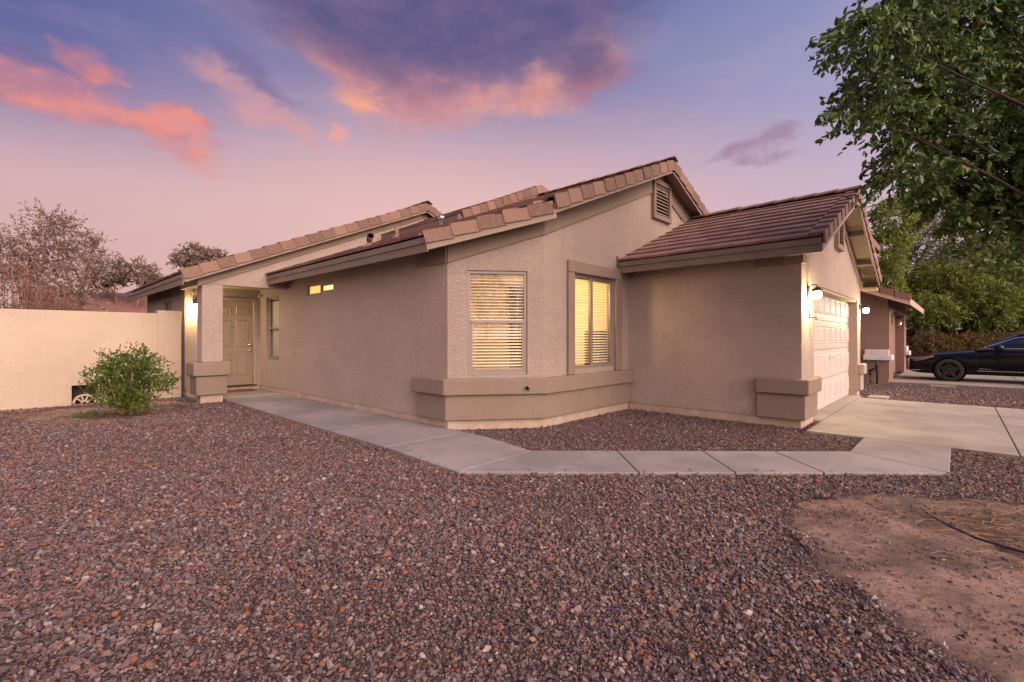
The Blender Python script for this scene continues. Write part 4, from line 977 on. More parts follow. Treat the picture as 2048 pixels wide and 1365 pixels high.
def crown(blobs, twigs_per, leaves_per, L, W, twig_len, droop=0.35, up=0.0, lump=0.0):
    """twigs scattered in ellipsoid blobs, leaves along each twig; returns leaf mesh data and twig segments"""
    VV, FF, TW = [], [], []; k = 0
    for (c, r) in blobs:
        n = max(4, int(twigs_per * (r[0] * r[1] * r[2]) ** (2 / 3)))
        p, u = ellipsoid_pts(n, c, r)
        d = u * np.array([1, 1, .6]) + rng.normal(0, .45, (n, 3)); d[:, 2] += up - droop; d /= np.linalg.norm(d, axis=1, keepdims=True)
        tl = twig_len * rng.uniform(.5, 1.3, n)
        TW.append((p - d * tl[:, None] * .5, p + d * tl[:, None] * .5))
        m = leaves_per; t = np.tile(np.linspace(-.45, .55, m), (n, 1)) + rng.uniform(-.04, .04, (n, m))
        q = p[:, None, :] + d[:, None, :] * (t * tl[:, None])[:, :, None]
        q[:, :, 2] -= droop * .25 * (t + .45) ** 2 * tl[:, None]
        side = rng.normal(0, 1, (n, m, 3)); ld = d[:, None, :] * .6 + side * .7; ld[:, :, 2] += up * .6 - droop * .9
        q = q.reshape(-1, 3); ld = ld.reshape(-1, 3); N = len(q)
        l_ = L * rng.uniform(.6, 1.25, N); V, F = leaves(q, ld, l_, W * l_ / L * rng.uniform(.8, 1.2, N))
        VV.append(V); FF.append(F + k); k += len(V)
    return np.concatenate(VV), np.concatenate(FF), TW
def twig_mesh(mb_, TW, frac=1.0, r=0.004):
    for a, b in TW:
        for i in range(len(a)):
            if random.random() < frac: mb_.tube([a[i], b[i]], [r, r * .5], 3, cap=False)
def branches(mb_, root, top, blobs, r0, seg=5, sub=2, wob=0.12, r_end=0.012, limb=.45):
    """trunk then tapered limbs reaching the blobs"""
    root, top = Vector(root), Vector(top); n = 6; pts = []
    for i in range(n + 1):
        t = i / n; p = root.lerp(top, t); p += Vector((random.uniform(-1, 1), random.uniform(-1, 1), 0)) * wob * (t * (1 - t)) * 2.5; pts.append(p)
    mb_.tube(pts, [r0 * (1.25 - .55 * i / n) for i in range(n + 1)], 10)
    for c, r in blobs:
        c = Vector(c); st = pts[random.choice([n - 2, n - 1, n])]; L = (c - st).length
        mid = st.lerp(c, .5) + Vector((random.uniform(-1, 1), random.uniform(-1, 1), random.uniform(0, 1.2))) * L * .12
        P_ = [st, st.lerp(mid, .5) + Vector((0, 0, L * .03)), mid, mid.lerp(c, .5), c]; rr = r0 * limb
        mb_.tube(P_, [rr, rr * .8, rr * .6, rr * .4, max(r_end, rr * .2)], 7)
        for k in range(sub * 3):
            s_ = mid.lerp(c, random.random()); e_ = c + Vector([random.gauss(0, .5) * q for q in r]); m2 = s_.lerp(e_, .5) + Vector((0, 0, .1 * L * random.random()))
            mb_.tube([s_, m2, e_], [max(r_end, rr * .3), max(r_end * .7, rr * .18), r_end * .4], 5)
def tree(name, label, root, top, blobs, r0, leafmat, barkmat, tp, lp, L, W, tl, droop=.35, up=0.0, twigs=0.0, group=None, cat='tree', sub=2, tr=.004, parts=('crown', 'trunk'), r_end=0.012, limb=.45):
    t = empty(name, root, label, cat, group)
    V, F, TW = crown(blobs, tp, lp, L, W, tl, droop, up)
    np_mesh(parts[0], V, F, leafmat, t)
    m = MB(); branches(m, root, top, blobs, r0, sub=sub, r_end=r_end, limb=limb)
    if twigs: twig_mesh(m, TW, twigs, tr)
    m.build(parts[1], barkmat, t, smooth=True); return t
def B(u, v, d, ru, rv, rd=None):
    """a leafy mass seen along a bearing (u, v in the 2048 frame), d metres ahead, with half sizes in the same units"""
    k = d / 940.0; c = cw((u - 1024) * k, d, 1.3 + (676 - v) * k); r = (ru * k, (rd if rd else (ru + rv) * .5 * k), rv * k)
    e = abs(FW.x); return (tuple(c), ((r[0] + r[1]) / 2, (r[0] + r[1]) / 2, r[2]))
# big tree overhanging at the right
bl = [B(1748, 72, 4.3, 56, 34, .5), B(1800, 48, 4.6, 100, 62, .8), B(1900, 10, 4.9, 130, 100), B(2010, 60, 5.0, 140, 110), B(1775, 180, 4.6, 70, 40, .6), B(1745, 232, 4.5, 56, 34, .4), B(1850, 180, 4.8, 120, 85),
      B(1980, 220, 5.1, 140, 110), B(1850, 290, 4.9, 95, 60), B(1960, 350, 5.0, 120, 80), B(2050, 330, 4.8, 110, 120), B(1830, 345, 4.7, 60, 34, .5), B(1905, 385, 4.9, 80, 44), B(1985, 410, 4.9, 65, 46), B(2080, 455, 4.7, 50, 66), B(1930, 440, 4.8, 22, 36, .3), B(2020, 510, 4.6, 24, 34, .3),
      B(2200, 60, 5.2, 190, 190), B(2230, 330, 4.6, 160, 150), B(2000, -150, 5.4, 220, 130), B(1850, -110, 4.8, 130, 80), B(2300, -160, 5.0, 240, 180), B(2420, 150, 4.0, 200, 200)]
random.seed(3)
tree('shade_tree', 'large dark green leafy tree overhanging from the right edge above the driveway', tuple(cw(6.0, 4.3, -0.06)), tuple(cw(5.9, 4.6, 2.3)), bl, 0.11, M_LEAFBIG, M_BARKD, 420, 17, 0.075, 0.036, 0.36, droop=.55, twigs=.15, sub=1, r_end=.005, limb=.2)
# trees beyond the neighbour's driveway
random.seed(5)
GB = 'trees beyond the neighbouring driveway'
tree('mesquite_tree', 'olive green spreading tree with leaning trunk behind the black car', tuple(cw(24.6, 23, -.1)), tuple(cw(23.6, 23, 3.0)),
     [B(1925, 590, 22, 100, 40), B(1850, 620, 21, 60, 32), B(2000, 560, 23, 90, 60), B(2050, 610, 22, 80, 45), B(1975, 625, 21, 55, 25), B(2120, 560, 23, 90, 80), B(1880, 560, 22, 60, 40)], .24, M_LEAFMESQ, M_BARK, 190, 16, .17, .055, .75, droop=.3, group=GB)
tree('mesquite_tree', 'tall bushy green tree rising behind the spreading olive tree', tuple(cw(25, 29, -.1)), tuple(cw(25, 29, 3.5)),
     [B(1940, 525, 29, 60, 50), B(2030, 500, 29, 60, 60), B(1880, 580, 28, 50, 40), B(1985, 570, 28, 90, 50), B(2090, 520, 29, 80, 80)], .25, M_LEAFMESQ2, M_BARK, 150, 16, .2, .07, .9, droop=.2, group=GB)
tree('ash_tree', 'bright lime green tree top rising behind the garage gable', tuple(cw(16.3, 21, -.1)), tuple(cw(16.4, 21, 3.5)),
     [B(1790, 440, 20, 40, 45), B(1775, 500, 20, 32, 40), B(1770, 560, 20, 30, 34), B(1810, 400, 20, 22, 16)], .13, M_LEAFLIME, M_BARK, 240, 14, .14, .06, .6, droop=.2, group=GB)
tree('elm_tree', 'thin see-through grey green tree between the lime and olive trees', tuple(cw(27.5, 33, -.1)), tuple(cw(27.6, 33, 4)),
     [B(1845, 480, 33, 50, 62), B(1810, 530, 33, 40, 50), B(1870, 440, 33, 40, 36)], .2, M_LEAFMESQ2, M_TWIG, 100, 10, .17, .06, 1.0, droop=.2, twigs=.5, tr=.012, group=GB)
tree('dark_shrub', 'dark green dense shrubby tree behind the neighbouring garage', tuple(cw(21.5, 25, -.1)), tuple(cw(21.5, 25, 1.5)),
     [B(1835, 655, 25, 45, 45), B(1900, 645, 25, 60, 40), B(1980, 650, 26, 60, 40), B(1830, 600, 26, 45, 45), B(2040, 650, 26, 60, 40), B(1870, 690, 26, 60, 30), B(1960, 690, 26, 60, 30)], .2, M_LEAFMESQ2, M_BARK, 220, 14, .17, .06, .7, droop=.2, group=GB)
V, F, TW = crown([B(u, 696 + 4 * math.sin(u), 20.5, 30, 26) for u in range(1850, 2120, 22)], 280, 12, .13, .04, .5, .0, .3)
hd = np_mesh('dry_hedge', V, F, M_HEDGE); tag(hd, 'dry yellow brown hedge behind the hood of the black car', 'hedge')
V, F, TW = crown([B(u, 716, 17.5 + (u % 3), 24, 22) for u in range(1822, 1850, 14)], 90, 12, .1, .035, .4, .0, .3)
# trees beyond the left wall
random.seed(9)
GL_ = 'trees beyond the block wall'
tree('desert_tree', 'tall sparse brown leaved tree behind the left end of the block wall', tuple(cw(-17.6, 19, -.1)), tuple(cw(-17.4, 19, 2.6)),
     [B(60, 500, 19, 70, 55), B(120, 480, 19, 60, 50), B(170, 520, 19, 40, 42), B(20, 540, 19, 60, 40), B(90, 560, 18.5, 60, 40), B(-60, 510, 19, 80, 70), B(100, 440, 19, 36, 26), B(150, 585, 18.5, 40, 30), B(195, 490, 19, 18, 22)], .16, M_LEAFBROWN, M_TWIG, 95, 10, .13, .05, .8, droop=.05, twigs=.8, tr=.009, group=GL_)
tree('desert_tree', 'low brown tree behind the wall, left of the house eave', tuple(cw(-19.5, 24, -.1)), tuple(cw(-19.4, 24, 2)),
     [B(225, 545, 24, 36, 24), B(275, 548, 24, 32, 22), B(195, 560, 24, 26, 18), B(298, 562, 24, 20, 16)], .14, M_LEAFBROWN, M_TWIG, 170, 11, .19, .07, .7, droop=.05, twigs=.5, tr=.01, group=GL_)
tree('desert_tree', 'small rounded tree crown showing over the left roof edge', tuple(cw(-23.5, 34, -.1)), tuple(cw(-23.4, 34, 5)),
     [B(395, 512, 34, 34, 20), B(365, 520, 34, 22, 14), B(430, 515, 34, 20, 14)], .2, M_LEAFBROWN, M_TWIG, 150, 11, .22, .09, .7, droop=.05, twigs=.3, tr=.012, group=GL_)
def shrub(name, label, root, h, spread, nst, mat, stemmat, L, W, lp, seed, lean=0.2, up=.5, group=None, r=.012, leafy=1.0, cat='shrub', zlow=.25):
    random.seed(seed); t = empty(name, root, label, cat, group); m = MB(); P_, D_ = [], []
    R0 = Vector(root)
    for i in range(nst):
        a = random.uniform(0, 2 * math.pi); k = random.random() ** .6; end = R0 + Vector((math.cos(a) * spread * k, math.sin(a) * spread * k, h * (1 - .38 * k * k) * random.uniform(.75, 1.05)))
        s = R0 + Vector((math.cos(a), math.sin(a), 0)) * .04 + Vector((0, 0, 0)); mid = s.lerp(end, .5) + Vector((math.cos(a), math.sin(a), 0)) * lean * spread * .4
        pts = [s, s.lerp(mid, .5) , mid, mid.lerp(end, .55), end]; m.tube(pts, [r, r * .85, r * .65, r * .45, r * .2], 6)
        for b in range(4):
            tt = random.uniform(.18, .95); q = mid.lerp(end, max(0, tt * 2 - 1)) if tt > .5 else s.lerp(mid, tt * 2)
            e2 = q + Vector((random.gauss(0, 1), random.gauss(0, 1), random.uniform(.2, 1.4))).normalized() * h * random.uniform(.15, .3)
            m.tube([q, e2], [r * .4, r * .12], 4)
            for (s1, e1, n_) in ((q, e2, lp), (mid, end, max(1, lp // 3))):
                for _ in range(n_):
                    f = random.random(); p = s1.lerp(e1, f)
                    if p.z - R0.z < zlow * h and random.random() < .6: continue
                    dd = (e1 - s1).normalized() * .9 + Vector((random.gauss(0, 1), random.gauss(0, 1), random.gauss(0, 1))) * .6 + Vector((0, 0, up)); P_.append(p); D_.append(dd)
    m.build('stems', stemmat, t, smooth=True)
    if P_ and leafy:
        P_ = np.array([tuple(p) for p in P_]); D_ = np.array([tuple(p) for p in D_]); n = len(P_); l_ = L * rng.uniform(.6, 1.3, n)
        V, F = leaves(P_, D_, l_, W * l_ / L); np_mesh('foliage', V, F, mat, t)
    return t
gs_ = shrub('green_shrub', 'bright green leafy shrub growing before the block wall', (-10.26, 1.3, -.03), 1.12, .40, 26, M_LEAFBUSH, M_STEM, .055, .019, 20, 4, r=.011, zlow=.10, lean=.3)
bx, by = -10.26, 1.3
V, F, TW = crown([((bx, by, .62), (.40, .40, .36)), ((bx + .25, by + .30, .70), (.26, .26, .24)), ((bx - .22, by - .30, .60), (.24, .24, .22)), ((bx + .12, by - .12, .30), (.34, .34, .18)), ((bx + .3, by + .16, .22), (.2, .2, .16)),
                  ((bx + .1, by + .1, .95), (.22, .22, .18)), ((bx - .1, by - .2, .9), (.16, .16, .2)), ((bx + .35, by + .48, .52), (.16, .16, .14))], 1050, 13, .056, .020, .22, droop=.05, up=.45)
np_mesh('outer_foliage', V, F, M_LEAFBUSH, gs_)
shrub('bare_shrub', 'russet bare twiggy shrub behind the wall at the left edge', tuple(cw(-15.9, 15.0, -.05)), 3.9, 1.5, 90, M_LEAFRED, M_TWIG, .07, .025, 14, 5, r=.022, up=.3, group='bare shrubs beyond the block wall')
shrub('bare_shrub', 'russet twiggy shrub behind the wall, right of the first one', tuple(cw(-15.1, 15.4, -.05)), 3.3, .8, 75, M_LEAFRED, M_TWIG, .07, .025, 10, 6, r=.02, up=.3, group='bare shrubs beyond the block wall')
random.seed(31)
tree('street_tree', 'small open tree mirrored in the upper pane of the bay window', (9.2, -4.6, -.05), (9.1, -4.5, 1.6), [((9.0, -4.2, 3.3), (1.2, 1.2, 1.0)), ((8.6, -5.6, 2.9), (1.1, 1.1, .9)), ((9.6, -3.2, 2.7), (1.0, 1.0, .8)), ((9.0, -4.8, 4.4), (1.0, 1.0, .8))], .10, M_LEAFBIG, M_BARKD, 110, 12, .10, .05, .5, droop=.3, limb=.3)
# grass tuft near the shrub
gp = rng.normal(0, 1, (260, 3)) * [.16, .13, 0] + [-10.62, 0.82, -.03]; gd2 = rng.normal(0, .4, (260, 3)) + [0, 0, 1]
V, F = leaves(gp, gd2, rng.uniform(.04, .09, 260), np.full(260, .006)); o = np_mesh('grass_tuft', V, F, M_LEAFBUSH); tag(o, 'sparse low green grass under the shrub', 'grass', kind='stuff')
# fallen leaves
nL = 24000; x, y = ground_pts(nL, 1.2, 10)
cl = 0.5 + 0.5 * np.sin(x * 2.1 + 1.7 * np.sin(y * 1.9)) * np.sin(y * 2.7 + x)
ok = rng.random(nL) < cl
for P in EXCL: ok &= ~inpoly(x, y, P)
x, y = x[ok], y[ok]
ex, ey = [], []
def strew(a, b, n, s):
    t = rng.random(n); ex.append(a[0] + (b[0] - a[0]) * t + rng.normal(0, s, n)); ey.append(a[1] + (b[1] - a[1]) * t + rng.normal(0, s, n))
strew((-11, 2.97), (-3.6, 2.93), 330, .05); strew((-3.5, 2.88), (-.1, 6.1), 200, .05); strew((P1.x, 4.22), (-10, 4.22), 60, .015); strew((-4.35, 5.4), (-4.35, 7.8), 120, .05); strew((-4.3, 7.78), (-1.7, 7.78), 90, .05); strew((P1.x + .1, 4.2), (P2.x + .1, 5.3), 40, .03)
n1 = len(x); x = np.concatenate([x] + ex); y = np.concatenate([y] + ey); n = len(x)
onwalk = np.zeros(n, bool)
for P in walk: onwalk |= inpoly(x, y, [tuple(p) for p in P])
z = np.where(onwalk, .004, GZ + .022) + rng.uniform(0, .006, n); P_ = np.stack([x, y, z], 1)
dd = rng.normal(0, 1, (n, 3)) * [1, 1, .22]
# lie flat: small roll only
d_, a_, b_ = rot_frames(n, dd, rng.normal(0, .35, n)); L_ = rng.uniform(.012, .036, n)[:, None]; W_ = L_ * rng.uniform(.3, .55, (n, 1))
q0 = P_ + d_ * L_ * .3 + a_ * W_ * .5 + b_ * W_ * .35; q1 = P_ + d_ * L_ * .75 + a_ * W_ * .35 + b_ * W_ * .35; r0 = P_ + d_ * L_ * .3 - a_ * W_ * .5 + b_ * W_ * .35; r1 = P_ + d_ * L_ * .75 - a_ * W_ * .35 + b_ * W_ * .35
V = np.stack([P_, q0, q1, P_ + d_ * L_, r1, r0], 1).reshape(-1, 3); k = np.arange(n)[:, None] * 6
F = np.concatenate([k + [0, 1, 2, 3], k + [0, 3, 4, 5]], 1).reshape(-1, 4)
o = np_mesh('fallen_leaves', V, F, M_DEAD); tag(o, 'dry orange and rust leaves scattered over the gravel', 'leaves', kind='stuff')
# dry straw / twigs around the tree basin
m = MB(); random.seed(21)
for i in range(420):
    a = random.uniform(0, 6.28); rr2 = random.gauss(0, 1); px_, py_ = 0.35 + random.gauss(0, .42), 4.55 + random.gauss(0, .36); l_ = random.uniform(.04, .22); z_ = GZ + .035 + random.uniform(0, .02)
    dx_, dy_ = math.cos(a) * l_, math.sin(a) * l_
    m.tube([(px_, py_, z_), (px_ + dx_ * .5 - dy_ * .12, py_ + dy_ * .5 + dx_ * .12, z_ + .008), (px_ + dx_, py_ + dy_, z_)], .0016, 3, cap=False)
tag(m.build('dry_straw', M_STEM, None), 'dry straw and fine twigs lying on the bare soil', 'straw', kind='stuff')
m = MB(); hp = [(-0.20, 4.72), (-.14, 4.55), (-.04, 4.38), (.08, 4.24), (.22, 4.17), (.40, 4.14), (.62, 4.12), (.9, 4.16), (1.2, 4.3)]
m.tube([(a, b, GZ + .05 - .008 * (i == 0)) for i, (a, b) in enumerate(hp)], .008, 8)
tag(m.build('irrigation_hose', M_BLACKP, None, smooth=True), 'black irrigation hose lying across the bare soil', 'hose')

# ------------------------------------------------------------------ block wall
fence = empty('block_wall', (-12.7, 0, GZ), 'pale stucco block wall left of the house with a vent block near the ground', 'wall')
m = MB(); wall(m, (-12.6, 0, 0), Y, (1, 0, 0), -16, 2.10, -.1, 1.83, .2, [(.74, 1.12, -.02, .36)]); m.build('wall_panel', M_FEN, fence)
m = MB(); m.box((-12.575, 2.101, -.1), (-12.83, 2.53, 1.895)); m.build('end_pier', M_FEN, fence, bevel=.01)
m = MB(); m.box((-12.799, .745, -.015), (-12.79, 1.115, .355)); m.build('opening_backing', M_DARKV, fence)
m = MB(); cy, cz = .93, -.0; th_ = .05; x0_ = -12.60
def arc(r0, r1, a0, a1, n=14):
    for i in range(n):
        b0, b1 = a0 + (a1 - a0) * i / n, a0 + (a1 - a0) * (i + 1) / n
        pts = [(r0, b0), (r1, b0), (r1, b1), (r0, b1)]; m.prism([(x0_, cy + r * math.cos(q), cz + r * math.sin(q)) for r, q in pts], (-th_, 0, 0))
arc(.145, .18, rad(2), rad(178)); arc(.03, .06, 0, rad(180), 8)
for q in (36, 72, 108, 144):
    c_, s_ = math.cos(rad(q)), math.sin(rad(q)); m.obox((x0_ - .002, cy + c_ * .055 - s_ * .013, cz + s_ * .055 + c_ * -(-.013) * 0), (0, c_ * .095, s_ * .095), (-th_ * .9, 0, 0), (0, s_ * .026, -c_ * .026))
m.build('vent_block', M_FEN, fence)

# ------------------------------------------------------------------ neighbouring houses
M_NB = stucco('stucco_rosy_brown', (0.30, 0.19, 0.155), strength=.5, stain=False)
M_NBF = simple('neighbour_fascia', (.42, .30, .25), .6)
M_NBW = simple('neighbour_ledge', (.62, .54, .55), .8, bump=.2)
nb = empty('neighbour_house', (-6, 20, 0), 'rosy brown stucco house with garage beyond the driveway', 'house')
XN = -1.47
m = MB(); wall(m, (0, 17.4, 0), Xa, (0, -1, 0), -14, XN, .08, 2.6, .15)
m.prism([(-14, 17.4, 2.6), (XN, 17.4, 2.6), (-6.5, 17.4, 4.7), (-11.5, 17.4, 4.7)], (0, .15, 0)); m.build('side_wall', M_NB, nb)
m = MB(); wall(m, (XN, 0, 0), Y, (1, 0, 0), 17.402, 23.9, .0, 2.5, .3, [(18.9, 23.0, 0, 2.15)]); m.build('front_wall', M_NB, nb)
m = MB(); m.box((XN - .012, 17.39, -.08), (-14, 17.5, .079)); m.build('foundation', M_NB, nb)
m = MB(); m.box((XN - .3, 18.9, 0), (XN - .26, 23.0, 2.15)); m.build('garage_door', simple('neighbour_garage_door', (.22, .12, .09), .6), nb)
def znb(x): return 2.42 + .42 * (-1.0 - x)
m = MB(); m.prism([(-.98, 17.05, znb(-.98)), (-9, 17.05, znb(-9)), (-17, 17.05, znb(-.98)), (-17, 17.05, znb(-.98) - .1), (-9, 17.05, znb(-9) - .1), (-.98, 17.05, znb(-.98) - .1)], (0, 7.2, 0)); nr = m.build('roof', M_TILE2, nb)
m = MB(); m.prism([(-.96, 17.01, znb(-.96) - .02), (-9, 17.01, znb(-9) - .02), (-9, 17.01, znb(-9) - .2), (-.96, 17.01, znb(-.96) - .2)], (0, .035, 0)); m.box((-.96, 17.05, 2.22), (-.99, 24.2, 2.40)); sub(m.build('fascia', M_NBF, None), nr)
def rk(par, p, q, out): 
    rake(par, p, q, out, boardmat=M_NBF, h=.10, board=.02)
m = MB()
n_ = 24
for i in range(n_):
    xx = -.96 - i * .33; m.obox((xx, 17.0, znb(xx) - .08), (-.35, 0, .35 * .42 - .02), (0, .18, 0), (0, 0, .19))
sub(m.build('rake_tiles', M_TILE2, None), nr)
m = MB(); m.box((-9, 19.2, 2.5), (-2.55, 23.5, 4.75)); m.build('upper_wall', M_NB, nb)
m = MB(); m.prism([(-2.25, 18.9, 4.72), (-9.4, 18.9, 4.72), (-9.4, 23.8, 4.72), (-2.25, 23.8, 4.72)], (0, 0, .16))
for i in range(9):
    q = i * .21; z_ = 4.881 + q * .42; m.prism([(-2.25 - q, 18.9 + q, z_), (-9.4 + q, 18.9 + q, z_), (-9.4 + q, 23.8 - q, z_), (-2.25 - q, 23.8 - q, z_)], (0, 0, .07))
m.build('upper_roof', M_TILE2, nb)
m = MB(); m.box((XN + .10, 17.28, .64), (-2.05, 17.399, .80)); m.box((XN + .03, 17.33, .801), (-2.02, 17.399, .95)); m.box((XN + .001, 17.401, .64), (XN + .10, 17.85, .80)); m.build('corner_ledge', M_NBW, nb, bevel=.02)
m = MB(); m.box((XN + .001, 23.2, .64), (XN + .14, 24.0, .80)); m.box((XN + .001, 23.25, .801), (XN + .07, 23.95, .98)); m.build('corner_ledge', M_NBW, nb, bevel=.02)
M_LGLASS = glass_mat('lantern_glass', .10, (.9, .9, .88))
def lantern(y, label):
    t = empty('unlit_lantern', (XN, y, 1.85), label, 'wall lantern', 'unlit lanterns on the neighbouring garage'); x = XN + .16; z = 1.62; m = MB()
    m.box((XN, y - .05, 1.70), (XN + .015, y + .05, 2.05)); m.tube([(XN + .01, y, 1.95), (x - .06, y, 2.06), (x, y, 2.03), (x, y, 1.96)], .01, 6)
    for sx_ in (-.075, .067):
        for sy_ in (-.075, .067): m.box((x + sx_, y + sy_, z), (x + sx_ + .008, y + sy_ + .008, z + .26))
    m.box((x - .08, y - .08, z - .012), (x + .08, y + .08, z)); m.lathe((x, y, z + .26), (0, 0, 1), [(.12, 0), (.10, .02), (.03, .07), (0, .09)], 4); m.build('lantern_frame', M_DARKM, t)
    m = MB(); m.box((x - .066, y - .066, z + .002), (x + .066, y + .066, z + .255)); m.build('lantern_glass', M_LGLASS, t)
lantern(18.45, 'unlit black lantern left of the neighbouring garage door'); lantern(23.45, 'unlit black lantern right of the neighbouring garage door')
t = empty('utility_pipes', (-1.80, 17.2, GZ), 'dark utility pipes with valves rising from the gravel under the white ledge', 'pipes')
m = MB(); m.tube([(-1.86, 17.18, GZ), (-1.86, 17.18, .33), (-1.80, 17.18, .40), (-1.72, 17.18, .42)], .022, 8); m.tube([(-1.70, 17.15, GZ), (-1.70, 17.15, .60), (-1.78, 17.17, .63)], .022, 8); m.tube([(-1.95, 17.2, .35), (-1.70, 17.15, .35)], .018, 8)
m.build('pipe_run', M_DARKM, t, smooth=True); m = MB(); m.lathe((-1.70, 17.15, .44), (0, 0, 1), [(0, 0), (.05, .01), (.055, .05), (.03, .08), (0, .09)], 10); m.build('valve', M_DARKM, t, smooth=True); m = MB(); m.lathe((-1.86, 17.18, .2), (0, 0, 1), [(0, 0), (.04, .01), (.04, .06), (0, .07)], 10); m.build('valve', M_DARKM, t, smooth=True)
for (px_, py_, sx_, sy_, lb) in ((-1.27, 13.05, .34, .55, 'pale flat paver in the gravel beside the driveway edge'), (-.30, 17.2, .5, .12, 'pale narrow paver in the gravel before the neighbouring driveway')):
    m = MB(); m.box((px_ - sx_ / 2, py_ - sy_ / 2, GZ), (px_ + sx_ / 2, py_ + sy_ / 2, .012)); o = m.build('paver', M_DRIVE, None, bevel=.01); tag(o, lb, 'paver', 'pale pavers in the gravel strip')
# low house far behind the block wall
fh = empty('far_house', (-34, 8, 0), 'dark rosy flat roofed house beyond the block wall', 'house')
m = MB(); m.box((-30, .8, 0), (-40, 18, 2.45)); m.build('wall', M_NB, fh)
m = MB(); m.prism([(-29.4, .4, 2.35), (-29.4, 18.4, 2.35), (-33.4, 18.4, 3.72), (-33.4, .4, 3.66)], (0, 0, .1)); m.prism([(-33.401, .4, 3.66), (-33.401, 18.4, 3.72), (-41, 18.4, 2.4), (-41, .4, 2.4)], (0, 0, .1)); m.build('roof', tile_mat('far_roof_tile', (.20, .09, .075), (.26, .13, .11)), fh)
# stone pillar beyond the driveway
pc_ = cw((1845 - 1024) / 940 * 24, 24, 0)
m = MB(); random.seed(2)
for i in range(11):
    z_ = -.03 + i * .165; off = (i % 2) * .1
    for j in range(3):
        for k_ in range(3):
            if j == 1 and k_ == 1: continue
            a_x = pc_.x - .27 + j * .18 + random.uniform(-.008, .008); a_y = pc_.y - .27 + k_ * .18 + random.uniform(-.008, .008); m.box((a_x, a_y, z_), (a_x + .172, a_y + .172, z_ + .155))
m.box((pc_.x - .22, pc_.y - .22, -.03), (pc_.x + .22, pc_.y + .22, 1.79))
M_PIL = tile_mat('pillar_stone', (.20, .12, .09), (.62, .45, .38), .2)
tag(m.build('stone_pillar', M_PIL, None, loc=(pc_.x, pc_.y, 0)), 'pink and white stone block pillar standing left of the dry hedge', 'pillar')

# ------------------------------------------------------------------ black sedan
CX, CY = -1.14, 19.1
car = empty('parked_car', (CX, CY, 0), 'black sedan with chrome window trim parked on the neighbouring driveway', 'car')
mcp, t_, b_ = new_mat('car_paint'); b_.inputs['Base Color'].default_value = (.0015, .0018, .003, 1); b_.inputs['Roughness'].default_value = .3; b_.inputs['Specular IOR Level'].default_value = .15; b_.inputs['Coat Weight'].default_value = .35; b_.inputs['Coat Roughness'].default_value = .04
mcg, t_, b_ = new_mat('car_glass'); b_.inputs['Base Color'].default_value = (.006, .012, .03, 1); b_.inputs['Roughness'].default_value = .05; b_.inputs['Specular IOR Level'].default_value = .8
M_CHR = simple('chrome', (.75, .77, .82), .15, metal=1, var=.01)
M_HL = simple('headlight_glass', (.13, .12, .13), .1, spec=1, coat=1, var=.2)
M_AMB = simple('amber_reflector', (.55, .16, .06), .2)
M_RIM = simple('dark_rim', (.012, .012, .013), .4, metal=.3)
HWd = .925
st = [(0.0, .70, .28, .70), (.05, .78, .25, .745), (.25, .845, .20, .75), (.60, .89, .20, .815), (1.0, .915, .20, .865), (1.45, .92, .20, .92), (2.0, .925, .20, .95), (2.9, .925, .20, .965), (3.7, .925, .20, .985), (4.3, .91, .20, 1.01), (4.8, .87, .22, 1.03), (5.05, .78, .30, .98), (5.11, .66, .36, .80)]
def section(x, hw, zb, zt):
    mid_ = CY + HWd
    half = [(0, zt + .02), (.45, zt + .014), (.80, zt - .005), (.93, zt - .05), (.985, zt - .15), (1.0, (zt + zb) / 2 + .02), (.985, zb + .16), (.95, zb + .04), (.85, zb), (0, zb)]
    L_ = [(CX + x, mid_ - hw * a, z) for a, z in half]; R_ = [(CX + x, mid_ + hw * a, z) for a, z in half[1:-1]][::-1]
    return L_ + R_
def loft(sections, caps=True):
    m = MB(); n = len(sections[0])
    for s_ in sections: m.v += s_
    for i in range(len(sections) - 1):
        for j in range(n): m.f.append((i * n + j, (i + 1) * n + j, (i + 1) * n + (j + 1) % n, i * n + (j + 1) % n))
    if caps: m.f.append(tuple(range(n))); m.f.append(tuple((len(sections) - 1) * n + j for j in range(n))[::-1])
    return m
bm_ = loft([section(*s_) for s_ in st]); body = bm_.build('car_body', mcp, car, smooth=True)
ss = body.modifiers.new('s', 'SUBSURF'); ss.levels = 2; ss.render_levels = 2
WX = (.95, 3.79); WR = .335
cut = MB()
for wx in WX: cut.lathe((CX + wx, CY - .3, WR), (0, 1, 0), [(0, 0), (.385, 0), (.385, 3), (0, 3)], 32)
co = cut.build('cutter', M_BLACKP, None)
bo_ = body.modifiers.new('b', 'BOOLEAN'); bo_.object = co; bo_.operation = 'DIFFERENCE'
body.location = (-CX, -CY, 0)
bpy.context.view_layer.update(); dg = bpy.context.evaluated_depsgraph_get()
nm_ = bpy.data.meshes.new_from_object(body.evaluated_get(dg)); body.modifiers.clear(); body.data = nm_; bpy.data.objects.remove(co)
for wx in WX: m = MB(); m.lathe((CX + wx, CY + .06, WR), (0, 1, 0), [(.383, 0), (.383, .35), (0, .36)], 28); m.build('wheel_well', M_BLACKP, car)
gs = [(1.50, .80, .93, .80, .93), (1.95, .84, .95, .66, 1.20), (2.35, .86, .96, .62, 1.385), (2.75, .87, .965, .61, 1.445), (3.3, .87, .97, .61, 1.45), (3.8, .86, .985, .62, 1.39), (4.25, .84, 1.0, .64, 1.24), (4.72, .80, 1.02, .80, 1.03)]
